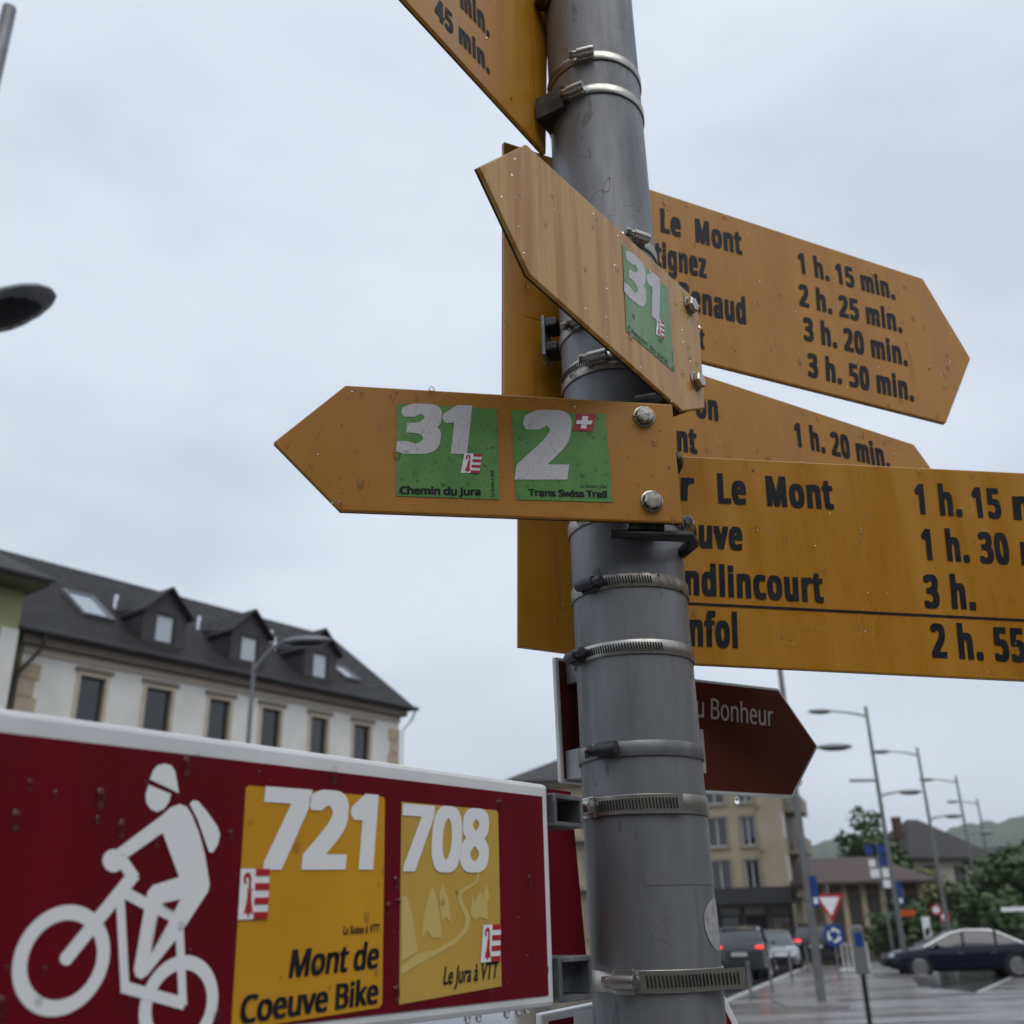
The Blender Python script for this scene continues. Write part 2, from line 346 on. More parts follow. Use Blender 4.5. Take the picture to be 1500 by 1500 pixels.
# ================================================================== BUILDINGS
def hole_wall(mb, x0, x1, z0, z1, holes, y=0.0):    # wall sheet facing -y with real openings
    xs = sorted({x0, x1, *[h[0] for h in holes], *[h[1] for h in holes]}); zs = sorted({z0, z1, *[h[2] for h in holes], *[h[3] for h in holes]})
    for a, b in zip(xs, xs[1:]):
        for c, d in zip(zs, zs[1:]):
            if any(h[0] <= (a+b)/2 <= h[1] and h[2] <= (c+d)/2 <= h[3] for h in holes): continue
            if a >= x0-1e-6 and b <= x1+1e-6: mb.add([(a, y, c), (b, y, c), (b, y, d), (a, y, d)], [(0, 1, 2, 3)])
def window(root, x0, x1, z0, z1, mframe, msur=None, sw=.16, y=0.0, pane=None, mull=1, name='window'):
    b = MB(); t = .06
    b.box(x0, x0+t, y+.10, y+.17, z0, z1).box(x1-t, x1, y+.10, y+.17, z0, z1).box(x0+t, x1-t, y+.10, y+.17, z0, z0+t).box(x0+t, x1-t, y+.10, y+.17, z1-t, z1)
    for k in range(1, mull): xm = x0+(x1-x0)*k/mull; b.box(xm-.035, xm+.035, y+.10, y+.17, z0+t, z1-t)
    wv = b.obj(name, mframe, root)
    MB().add([(x0+t, y+.15, z0+t), (x1-t, y+.15, z0+t), (x1-t, y+.15, z1-t), (x0+t, y+.15, z1-t)], [(0, 1, 2, 3)]).obj('pane', pane or m_glass, wv)
    if msur:
        b = MB(); b.box(x0-sw, x0, y-.05, y+.22, z0-.02, z1+.0).box(x1, x1+sw, y-.05, y+.22, z0-.02, z1+.0).box(x0-sw, x1+sw, y-.052, y+.22, z1, z1+sw).box(x0-sw-.05, x1+sw+.05, y-.10, y+.22, z0-.16, z0-.02)
        b.obj('surround', msur, wv)
    return wv
def hip_roof(x0, x1, y0, y1, ze, zr, ra, rb, th=.12):   # eave rectangle, ridge from ra to rb at mid depth
    ym = (y0+y1)/2
    return MB().add([(x0, y0, ze), (x1, y0, ze), (x1, y1, ze), (x0, y1, ze), (ra, ym, zr), (rb, ym, zr), (x0, y0, ze-th), (x1, y0, ze-th), (x1, y1, ze-th), (x0, y1, ze-th)],
        [(0, 1, 5, 4), (1, 2, 5), (2, 3, 4, 5), (3, 0, 4), (6, 7, 1, 0), (7, 8, 2, 1), (8, 9, 3, 2), (9, 6, 0, 3), (9, 8, 7, 6)])

# --- long white building with dormers
LAZ = R_(52.65); LU = Vector((math.cos(LAZ), math.sin(LAZ), 0)); LN = Vector((-LU.y, LU.x, 0))
L0 = at(35, 1366, 34.0); L0.z = 0
def lf(x, y, off=0.0):
    P = on_plane(x, y, L0+LN*off, LN); return (P-L0).dot(LU), P.z
wb = thing('long_building', 'long white rendered building with dark tiled roof and three gabled dormers', 'building', L0, LAZ)
ze = (lf(300, 974, -.5)[1]+lf(60, 919, -.5)[1]+lf(600, 1036, -.5)[1])/3; sr_e = lf(609, 1037, -.5)[0]
s_l = lf(33, 960)[0]; s_r = lf(584, 1070)[0]
zr = lf(300, 883, 5.5)[1]; rb = lf(483, 923, 5.5)[0]
wins = [lf(px, py) for px, py in ((113, 988), (210, 1006), (303, 1022), (380, 1036), (452, 1048), (515, 1059))]
wid = [lf(a, b)[0]-w_[0] for (a, b), w_ in zip(((157, 996), (254, 1013), (339, 1027), (413, 1041), (481, 1052), (543, 1063)), wins)]
zt = sum(w_[1] for w_ in wins)/6
holes = []
for k, (w_, d_) in enumerate(zip(wins, wid)):
    for fl in range(3):
        zz = zt-fl*3.1; holes.append((w_[0]+.12, w_[0]+max(d_, .8)-.05, zz-1.85, zz))
b = MB(); hole_wall(b, s_l, s_r, 0, ze-.05, holes)
b.add([(s_r, 0, 0), (s_r, 11, 0), (s_r, 11, ze-.05), (s_r, 0, ze-.05)], [(0, 1, 2, 3)]).add([(s_l, 0, 0), (s_l, 0, ze-.05), (s_l, 11, ze-.05), (s_l, 11, 0)], [(0, 1, 2, 3)])
b.add([(s_l, 11, 0), (s_l, 11, ze-.05), (s_r, 11, ze-.05), (s_r, 11, 0)], [(0, 1, 2, 3)])
b.add([(s_l+.05, .4, 0), (s_r-.05, .4, 0), (s_r-.05, .4, ze-.1), (s_l+.05, .4, ze-.1)], [(0, 1, 2, 3)])
b.obj('wall', m_rend, wb)
for h in holes:
    wv = window(wb, h[0], h[1], h[2], h[3], m_wfrm, m_trim, .12)
    MB().box(h[0]-.22, h[1]+.22, -.11, -.053, h[3]+.145, h[3]+.26).obj('lintel', m_taupe, wv)
MB().box(s_l-.03, s_r+.03, -.07, -.002, ze-.66, ze-.42).obj('frieze', m_trim, wb)
MB().box(s_l-.2, s_r+.2, -.32, -.002, ze-.40, ze-.12).obj('cornice', m_taupe, wb)
for side, s0 in ((0, s_l), (1, s_r)):
    z = 0.0; k = 0
    while z < ze-1.0:
        wd = .62 if k % 2 else .5
        MB().box(s0-.03 if side == 0 else s0-wd, s0+wd if side == 0 else s0+.03, -.05, .3, z+.01, min(z+.52, ze-.96)).obj('quoin_stone', m_stone, wb); z += .54; k += 1
rf = hip_roof(s_l-6.2, sr_e, -.5, 11.5, ze, zr, s_l-5.0, rb).obj('roof', m_tile, wb); uv_roof(rf)
gt = MB().tube([(s_l-.5, -.58, ze-.06), (sr_e+.05, -.58, ze-.06)], .085, 8).obj('gutter', m_gutter, wb)
dp = lf(52, 925, -.4)
MB().tube([(s_l+.35, -.55, ze-.1), (s_l+.33, -.5, ze-.55), (s_l-.15, -.12, ze-1.4), (s_l-.2, -.12, ze-2), (s_l-.2, -.12, .1)], .06, 8).obj('downpipe', m_gutter, wb, True)
MB().tube([(sr_e-.02, -.5, ze-.12), (sr_e-.02, -.3, ze-.5), (s_r+.15, -.1, ze-.95), (s_r+.12, -.1, .1)], .05, 8).obj('downpipe', m_frame, wb, True)
slope = (zr-ze)/6.0
def dormer(apx, wl, wr, wt, wb_):
    yf = .35; s0, z1 = lf(wl, wt, yf); s1 = lf(wr, wt, yf)[0]; sa, za = lf(apx[0], apx[1], yf-.25); z0 = lf((wl+wr)/2, wb_, yf)[1]
    c = (s0+s1)/2; hw = .98; zev = za-.98; zb = ze+slope*(yf+.5)-.1
    yb = min((za-ze)/slope-.5, 5.45); yb2 = (zev-ze)/slope-.5
    b = MB(); hole_wall(b, c-hw+.12, c+hw-.12, zb, zev, [(s0-.05, s1+.05, z0, z1)], yf)
    b.add([(c-hw+.12, yf, zev), (c+hw-.12, yf, zev), (c, yf, za-.12)], [(0, 1, 2)])
    for sg in (-1, 1):
        x = c+sg*(hw-.12); b.add([(x, yf, zb), (x, yb2+.6, zb+slope*(yb2+.6-yf)), (x, yb2+.6, zev), (x, yf, zev)], [(0, 1, 2, 3)])
    d = b.obj('dormer', mat('dormer_slate', (.036, .030, .032), .5, col2=(.048, .041, .042), scale=4), wb)
    window(d, s0-.05, s1+.05, z0, z1, m_wfrm, None, y=yf-.06, pane=m_blind)
    b = MB()
    for sg in (-1, 1):
        e = c+sg*hw; t = .1
        b.add([(c, yf-.25, za), (e, yf-.25, zev), (e, yb2+.3, zev), (c, yb, za), (c, yf-.25, za-t), (e, yf-.25, zev-t), (e, yb2+.3, zev-t), (c, yb, za-t)],
              [(0, 1, 2, 3) if sg < 0 else (3, 2, 1, 0), (7, 6, 5, 4), (0, 4, 5, 1), (1, 5, 6, 2)])
    uv_roof(b.obj('dormer_roof', m_tile, d))
dormer((262, 861), 232, 257, 897, 943); dormer((379, 892), 356, 378, 929, 970); dormer((481, 920), 461, 480, 954, 994)
RN = Vector((0, -slope, 1)).normalized(); RS = Vector((0, 1, slope)).normalized()
def on_roof(px, py):
    n = LN*RN.y + Vector((0, 0, RN.z)); P = on_plane(px, py, L0-LN*.5+Vector((0, 0, ze)), n); d = P-L0-Vector((0, 0, ze)); return d.dot(LU), (d.dot(LN)+.5)/RS.y
def skylight(quad):
    q = [on_roof(*p) for p in quad]; s0 = (q[0][0]+q[3][0])/2; s1 = (q[1][0]+q[2][0])/2; t0 = (q[2][1]+q[3][1])/2; t1 = (q[0][1]+q[1][1])/2
    M = Matrix(((1, 0, 0, 0), (0, RS.y, RN.y, -.5), (0, RS.z, RN.z, ze), (0, 0, 0, 1)))
    b = MB(); e = .09
    b.box(s0, s0+e, t0, t1, 0, .13, M).box(s1-e, s1, t0, t1, 0, .13, M).box(s0+e, s1-e, t0, t0+e, 0, .13, M).box(s0+e, s1-e, t1-e, t1, 0, .13, M)
    o = b.obj('skylight', m_mast, wb)
    MB().box(s0+e, s1-e, t0+e, t1-e, .01, .07, M).obj('pane', mat('skylight_glass', (.30, .33, .37), .03, spec=1.0), o)
skylight([(90, 867), (134, 876), (165, 911), (122, 903)]); skylight([(490, 977), (509, 980), (518, 997), (497, 994)])
for px, py in ((168, 893), (290, 923), (396, 942), (402, 953)):
    s_, t_ = on_roof(px, py); P = Vector((s_, -.5+RS.y*t_, ze+RS.z*t_))
    MB().tube([P, P+Vector((0, 0, .55))], .08, 8).obj('vent_pipe', m_chrome, wb)
# --- olive house at its left
gb = thing('olive_house', 'olive green rendered house with deep dark eaves beside the long white building', 'building', L0-LN*1.7, LAZ)
sc_, zc_ = lf(78, 853, -2.7); sw_ = lf(20, 960, -1.7)[0]
MB().box(sw_-9, sw_, 0, 8, 0, zc_+.2).obj('wall', m_gwall, gb)
MB().box(sw_-.5, sw_+.02, -.03, .5, 0, zc_-1.3).obj('corner_pilaster', m_rend, gb)
rf = hip_roof(sw_-10, sc_, -1.0, 9.0, zc_+.12, zc_+3.2, sw_-6, sw_-3.5).obj('roof', m_tile3, gb); uv_roof(rf)
MB().box(sw_-9.9, sc_-.06, -.94, 8.9, zc_-.14, zc_-.004).obj('soffit', mat('soffit_boards', (.14, .12, .07), .7, col2=(.10, .085, .05), scale=5), gb)
MB().tube([(sw_-10, -1.06, zc_+.02), (sc_+.03, -1.06, zc_+.02)], .08, 8).obj('gutter', m_gutter, gb)

# --- beige apartment block
BAZ = R_(-20); B0 = at(1165, 1392, 66); B0.z = 0
BU = Vector((math.cos(BAZ), math.sin(BAZ), 0)); BN = Vector((-BU.y, BU.x, 0))
def bf(x, y, off=0.0):
    P = on_plane(x, y, B0+BN*off, BN); return (P-B0).dot(BU), P.z
bb = thing('apartment_block', 'beige four storey apartment block with balconies above dark shop fascia', 'building', B0, BAZ)
bx0 = bf(905, 1300)[0]; bxa = bf(1116, 1250)[0]; H_ = 10.6
rows = (9.4, 6.85, 4.3)
cols = [bf(px, 1215)[0] for px in (955, 1000, 1050, 1096)]
holes = [(c-.62, c+.62, r-.85, r+.85) if k % 2 == 0 else (c-.42, c+.42, r-.85, r+.85) for r in rows for k, c in enumerate(cols)]
b = MB(); hole_wall(b, bx0, bxa, 2.75, H_, holes)
b.add([(bx0, .5, 2.75), (bxa, .5, 2.75), (bxa, .5, H_), (bx0, .5, H_)], [(0, 1, 2, 3)])
b.add([(bxa, 0, 2.75), (bxa, 1.3, 2.75), (bxa, 1.3, H_), (bxa, 0, H_)], [(0, 1, 2, 3)])
b.obj('wall', m_beige, bb)
MB().box(bxa, 0, 1.3, 11, 2.75, H_).obj('bay_wall', m_beige2, bb)
b = MB(); hole_wall(b, 0, 0, 0, 0, []); 
MB().box(-1.3, 0, 0, 1.3, 2.75, H_).obj('corner_pier', m_beige, bb)
MB().box(bx0+.1, 0-.02, 1.4, 11, 0, 2.75).obj('ground_floor', m_shop, bb)
reds = mat('red_curtain', (.16, .03, .03), .7)
for k, h in enumerate(holes):
    wv = window(bb, *h, m_wwin, m_beige2, .12, mull=2, pane=None)
    if k >= 8: MB().box(h[0]+.1, h[0]+.4, .155, .17, h[2]+.08, h[3]-.08).box(h[1]-.35, h[1]-.1, .155, .17, h[2]+.08, h[3]-.08).obj('curtain', reds, wv)
for z in (3.05, 5.6, 8.15):
    bal = MB().box(bxa+.02, -1.2, -.9, 1.29, z, z+.22).box(bxa+.02, -1.2, -.9, -.78, z+.22, z+.5).obj('balcony', m_beige2, bb)
    b = MB(); n_ = 16
    for i in range(n_+1): x = bxa+.06+(-1.3-bxa)*i/n_; b.box(x-.012, x+.012, -.86, -.83, z+.5, z+1.05)
    b.box(bxa+.02, -1.2, -.87, -.82, z+1.05, z+1.10).obj('railing', m_wfrm, bal)
    window(bb, bxa+.35, -1.5, z+.25, z+2.3, m_wwin, None, y=1.15, mull=3)
for z in (3.0, 5.55, 8.1):                           # side face: balconies and windows
    MB().box(.001, 1.1, 3.0, 7.5, z, z+.2).box(1.0, 1.1, 3.0, 7.5, z+.2, z+1.0).obj('balcony', m_beige2, bb)
    MB().box(.002, .05, 1.2, 2.3, z+.9, z+2.4).obj('shutter', m_wwin, bb); MB().box(.002, .05, 4, 6, z+.3, z+2.4).obj('balcony_door', m_wfrm, bb)
MB().box(-.03, .0, 1.31, 11, 0, H_).obj('side_wall', m_beige, bb)
MB().box(bx0-.2, .6, -.55, 11.4, H_, H_+.22).obj('eaves', m_beige2, bb)
rf = hip_roof(bx0-.3, .7, -.65, 11.5, H_+.36, H_+2.6, bx0+3, -4).obj('roof', m_tile3, bb); uv_roof(rf)
MB().box(bx0-.1, .35, -1.5, 1.4, 2.62, 3.55).obj('shop_fascia', m_fasc, bb)
xs_ = [bx0+i*(0-bx0)/7 for i in range(8)]
for i in range(7):
    x0, x1 = xs_[i]+.15, xs_[i+1]-.15
    sw = MB().box(x0, x1, 1.2, 1.39, .4, 2.0).obj('shop_window', m_wfrm, bb)
    MB().box(x0+.08, x1-.08, 1.15, 1.199, .5, 1.9).obj('pane', m_glass if i % 3 else mat('shop_display', (.22, .12, .11), .4, col2=(.4, .36, .33), scale=1.5), sw)
    MB().box(x0, x1, 1.1, 1.39, 2.05, 2.5).obj('shop_sign', m_wwin if i in (1, 4, 5) else m_shop, bb)
# --- wing seen between the red sign and the post
W0 = at(738, 1392, 64); W0.z = 0
wg = thing('corner_house', 'beige rendered house with grey hipped roof adjoining the apartment block', 'building', W0, 0)
zw = 9.7; wx1 = 7.6
holes = [(x-.5, x+.5, z, z+1.6) for x in (2.2, 5.5) for z in (1, 3.9, 6.7, )]
b = MB(); hole_wall(b, .6, wx1, 0, zw, holes)
b.add([(.6, .4, 0), (wx1, .4, 0), (wx1, .4, zw), (.6, .4, zw)], [(0, 1, 2, 3)]).add([(.6, 0, 0), (.6, 0, zw), (.6, 9, zw), (.6, 9, 0)], [(0, 1, 2, 3)]).add([(wx1, 0, 0), (wx1, 9, 0), (wx1, 9, zw), (wx1, 0, zw)], [(0, 1, 2, 3)])
b.obj('wall', m_beige, wg)
for h in holes: window(wg, *h, m_wwin, m_beige2, .12, mull=2)
for z in (3.6, 6.4): MB().box(3.9, wx1-.05, -.6, -.002, z, z+.25).obj('ledge', m_beige2, wg)
MB().box(0.2, wx1+.4, -.4, 9.4, zw, zw+.2).obj('eaves', m_beige2, wg)
rf = hip_roof(0, wx1+.6, -.6, 9.6, zw+.33, zw+2.5, 4.4, 5.2).obj('roof', m_tile3, wg); uv_roof(rf)
# --- low hall with brown roof
HA = at(1212, 1398, 60); HA.z = 0
lw = thing('low_hall', 'low hall with brown tiled roof and row of pale pilasters', 'building', HA, R_(-8))
MB().box(0, 5.2, 0, 6, 0, 3.45).obj('wall', mat('hall_wall', (.17, .12, .07), .8), lw)
for i in range(6): MB().box(.15+i*.98, .42+i*.98, -.18, -.002, 0, 3.4).obj('pilaster', m_stone, lw)
for i in range(5): MB().box(.55+i*.98, 1.0+i*.98, -.05, -.003, .6, 2.9).obj('window', m_wfrm, lw)
rf = hip_roof(-.8, 6.0, -1.0, 7, 3.55, 4.95, -.4, 3.6).obj('roof', m_tile2, lw); uv_roof(rf)
# --- house with pyramid roof
PA = at(1368, 1390, 84); PA.z = 0
ph = thing('pyramid_roof_house', 'pale house with steep dark pyramid roof rising above the trees', 'building', PA, R_(18))
MB().box(-3, 3, -3, 3, 0, 5.5).obj('wall', mat('cream_render', (.45, .40, .32), .85), ph)
for x in (-1.6, .9): MB().box(x-.45, x+.45, -3.06, -3.003, 3.6, 5.0).obj('window', m_wfrm, ph)
MB().box(3.003, 3.06, -.5, .5, 3.6, 5.0).obj('window', m_wfrm, ph)
rf = hip_roof(-3.8, 4.1, -3.8, 3.8, 5.5, 8.4, -.5, .5).obj('roof', m_tile3, ph); uv_roof(rf)
MB().box(-2.3, -1.8, -1.0, -.5, 6.4, 8.5).obj('chimney', mat('brick_chimney', (.075, .035, .03), .8), rf)
# --- unseen terrace added behind the viewpoint to darken reflections and cut fill light
tb = thing('unseen_terrace', 'unseen grey terrace with slate roof added behind the viewpoint to darken reflections', 'building', (0, -13, 0), math.pi)
holes = [(x-.55, x+.55, z, z+1.7) for x in [-27+i*3.0 for i in range(19)] for z in (1.0, 4.1, 7.2)]
b = MB(); hole_wall(b, -30, 30, 0, 10, holes); b.add([(-30, .4, 0), (30, .4, 0), (30, .4, 10), (-30, .4, 10)], [(0, 1, 2, 3)]).add([(-30, 0, 0), (-30, 0, 10), (-30, 10, 10), (-30, 10, 0)], [(0, 1, 2, 3)]).add([(30, 0, 0), (30, 10, 0), (30, 10, 10), (30, 0, 10)], [(0, 1, 2, 3)]).add([(-30, 10, 0), (-30, 10, 10), (30, 10, 10), (30, 10, 0)], [(0, 1, 2, 3)])
b.obj('wall', m_beige2, tb)
for h in holes: window(tb, *h, m_wwin, None, mull=2)
uv_roof(hip_roof(-30.5, 30.5, -.6, 10.6, 10.1, 14.0, -26, 26).obj('roof', m_tile, tb))
q_ = copy_tree(tb); q_.location = (42, 8, 0); q_.rotation_euler = (0, 0, R_(90)); q_['label'] = 'unseen grey terrace with slate roof added at the right to darken sign reflections'  # unseen copy added right of the view so the brown sign reflects dark
# --- small houses on the hillside
for k, (px, py, d, wd, lab) in enumerate(((1440, 1272, 330, 9, 'small white house under the wooded hill with grey roof'), (1462, 1262, 380, 10, 'small pale house higher up the wooded hillside'), (1425, 1286, 300, 8, 'small cream house low on the hillside behind the trees'))):
    p = at(px, py, d); hs = thing('hillside_house', lab, 'house', (p.x, p.y, 0), R_(-10+k*14), 'houses on the hillside')
    MB().box(-wd/2, wd/2, -4, 4, 0, p.z+1.5).obj('wall', mat('far_white', (.55, .55, .54), .8), hs)
    uv_roof(hip_roof(-wd/2-.5, wd/2+.5, -4.5, 4.5, p.z+1.6, p.z+4.6, -wd/2+1, wd/2-1).obj('roof', m_tile3, hs))
    for x in (-2.5, 0, 2.5): MB().box(x-.6, x+.6, -4.06, -4.003, p.z-.8, p.z+.8).obj('window', m_wfrm, hs)

# ================================================================== HAZE
hz = MB().box(-950, 1550, -350, 2650, -1.0, 190).obj('haze', None); stuff(hz)
hm = bpy.data.materials.new('haze_air'); hm.use_nodes = True; hm.node_tree.nodes.clear()
pv_ = hm.node_tree.nodes.new('ShaderNodeVolumePrincipled'); pv_.inputs['Color'].default_value = (.97, .98, 1, 1); pv_.inputs['Density'].default_value = .00028; pv_.inputs['Anisotropy'].default_value = .2
ho = hm.node_tree.nodes.new('ShaderNodeOutputMaterial'); hm.node_tree.links.new(pv_.outputs[0], ho.inputs['Volume']); hz.data.materials.append(hm)

# ================================================================== TREES
def leaf_mat(name, c1, c2):
    M = mat(name, c1, .55, col2=c2, scale=1.3, lo=.3, hi=.7); M.node_tree.nodes['Principled BSDF'].inputs['Subsurface Weight'].default_value = 0; return M
lm = [leaf_mat('leaves_dark', (.028, .055, .016), (.06, .095, .025)), leaf_mat('leaves_olive', (.06, .075, .016), (.11, .12, .03)), leaf_mat('leaves_mid', (.035, .07, .02), (.075, .12, .03))]
def tree(px, d, h, rx, mi, label, n=2600, base=.25, ls=.26):
    p = at(px, 1380, d); rnd = random.Random(int(px*7+d)); t = thing('broadleaf_tree', label, 'tree', (p.x, p.y, 0))
    b = MB(); b.tube([(0, 0, 0), (.05, 0, h*.3), (0, .08, h*.62)], [.028*h, .022*h, .008*h], 8)
    for k in range(6):
        a = k*1.05+rnd.random(); z = h*(.25+.06*k); b.tube([(0, 0, z), (math.cos(a)*rx*.35, math.sin(a)*rx*.35, z+h*.16), (math.cos(a)*rx*.7, math.sin(a)*rx*.7, z+h*.22)], [.012*h, .008*h, .003*h], 6)
    b.obj('trunk', m_bark, t, True)
    cl = []
    for k in range(34):
        u = rnd.random(); z = base+(1-base)*u; prof = math.sin(math.pi*min(1, (u*.86+.14)))**.6
        a = rnd.random()*6.283; rr = rx*prof*math.sqrt(rnd.random())*.85
        cl.append((Vector((math.cos(a)*rr, math.sin(a)*rr, z*h*.93)), rx*rnd.uniform(.22, .42)))
    vs = []; fs = []
    for i in range(n):
        c, r = cl[rnd.randrange(34)]
        v = Vector((rnd.gauss(0, 1), rnd.gauss(0, 1), rnd.gauss(0, 1))).normalized()*r*rnd.uniform(.6, 1.08); v.z *= .75
        q = c+v
        if q.z < .15: continue
        a = Vector((rnd.gauss(0, 1), rnd.gauss(0, 1), rnd.gauss(0, .6))).normalized(); e = a.cross(v if v.length > .01 else Vector((0, 0, 1)))
        if e.length < 1e-3: continue
        e.normalize(); s_ = ls*rnd.uniform(.6, 1.3); o = len(vs)
        vs += [q-a*s_, q+e*s_*.55, q+a*s_, q-e*s_*.55]; fs.append((o, o+1, o+2, o+3))
    MB().add(vs, fs).obj('crown', lm[mi], t)
tree(1288, 78, 8.8, 3.0, 2, 'round green tree between low brown hall and pyramid roof house')
tree(1335, 72, 4.2, 2.6, 1, 'olive tinted tree hiding the wall of the pyramid roof house', base=.1)
tree(1372, 66, 3.8, 2.6, 1, 'low olive bushy tree behind the navy sedan bonnet', base=.05)
tree(1415, 70, 3.4, 2.8, 0, 'dark bushy tree right of the pyramid roof house', base=.05)
tree(1462, 74, 3.8, 3.2, 2, 'mid green tree behind the navy sedan roof', base=.05)
tree(1500, 62, 4.6, 3.0, 0, 'dark bushy tree above the rear of the navy sedan', base=.05)
tree(1545, 66, 5.4, 3.4, 0, 'broad dark tree past the rear of the sedan', base=.05)
tree(1440, 58, 2.6, 2.6, 0, 'low dark hedge bush beyond the navy sedan', base=.02, n=1800)
tree(1340, 60, 2.4, 2.4, 0, 'low dark hedge bush beside the hall pilasters', base=.02, n=1800)

# ================================================================== STREET LAMPS
def street_lamp(P, h, arms, label, rz=0.0, bar=None, r=.075):
    t = thing('street_lamp', label, 'street lamp', (P.x, P.y, 0), rz, 'street lamps with curved arms')
    MB().tube([(0, 0, 0), (0, 0, h*.5), (0, 0, h)], [r*1.3, r, r*.75], 12).obj('mast', m_mast, t, True)
    for (z, ln, az, rise) in arms:
        c, s = math.cos(az), math.sin(az)
        path = [(c*ln*u, s*ln*u, z+rise*math.sin(u*math.pi/2)) for u in (0, .15, .35, .6, .85, 1)]
        ar = MB().tube(path, [.045, .042, .04, .036, .032, .03], 8).obj('arm', m_mast, t, True)
        M = Matrix.Rotation(az, 3, 'Z').to_4x4(); tip = Vector(path[-1])+Vector((c*.38, s*.38, .0))
        q = MB(); q.ell(tip, .46, .17, .085, M, 16, 8); q.obj('luminaire', m_lum, ar, True)
        MB().ell(tip-Vector((0, 0, .045)), .36, .145, .055, M, 14, 6).obj('lamp_glass', m_lglass, ar, True)
    if bar:
        MB().tube([(0, 0, bar[0]), (math.cos(bar[2])*bar[1], math.sin(bar[2])*bar[1], bar[0])], .05, 8).obj('banner_bar', m_mast, t, True)
    return t
def lamp_at(px, py, h):                              # plan position from where a lamp of height h shows its top
    d = ray(px, py); return CAM+d*((h-CH)/d.z)
PB = gp(1330, 1432)
up_, lo_ = (8.55, 1.35, math.pi+.1, .18), (5.75, .75, .1, .14)
street_lamp(PB, 8.9, [up_, lo_], 'street lamp on kerbed island by the navy sedan bonnet', bar=(6.3, 1.0, math.pi+.1))
PAx = gp(1205, 1476)
street_lamp(PAx, 8.9, [(5.75, .75, 0, .14)], 'street lamp on island in front of beige apartment block', r=.085)
street_lamp(lamp_at(1343, 1095, 8.9), 8.9, [up_, lo_], 'street lamp standing before the pyramid roof house')
street_lamp(lamp_at(1400, 1137, 8.9), 8.9, [up_, lo_], 'street lamp standing at right of the pyramid roof house')
street_lamp(lamp_at(1431, 1170, 8.9), 8.9, [up_, lo_], 'street lamp ending the row against the wooded hill')
Pn = lamp_at(14, 12, 8.9)
q = ray(20, 452); zl = CH+math.hypot(Pn.x, Pn.y)*q.z/math.hypot(q.x, q.y)
street_lamp(Pn, 8.9, [(5.7, .34, R_(-27), .10)], 'street lamp with black underside close to the signpost', r=.07)
q = lamp_at(372, 975, 6.3)
street_lamp(q, 6.35, [(6.2, .55, R_(-5), .5)], 'single arm street lamp in front of long white building', r=.048)

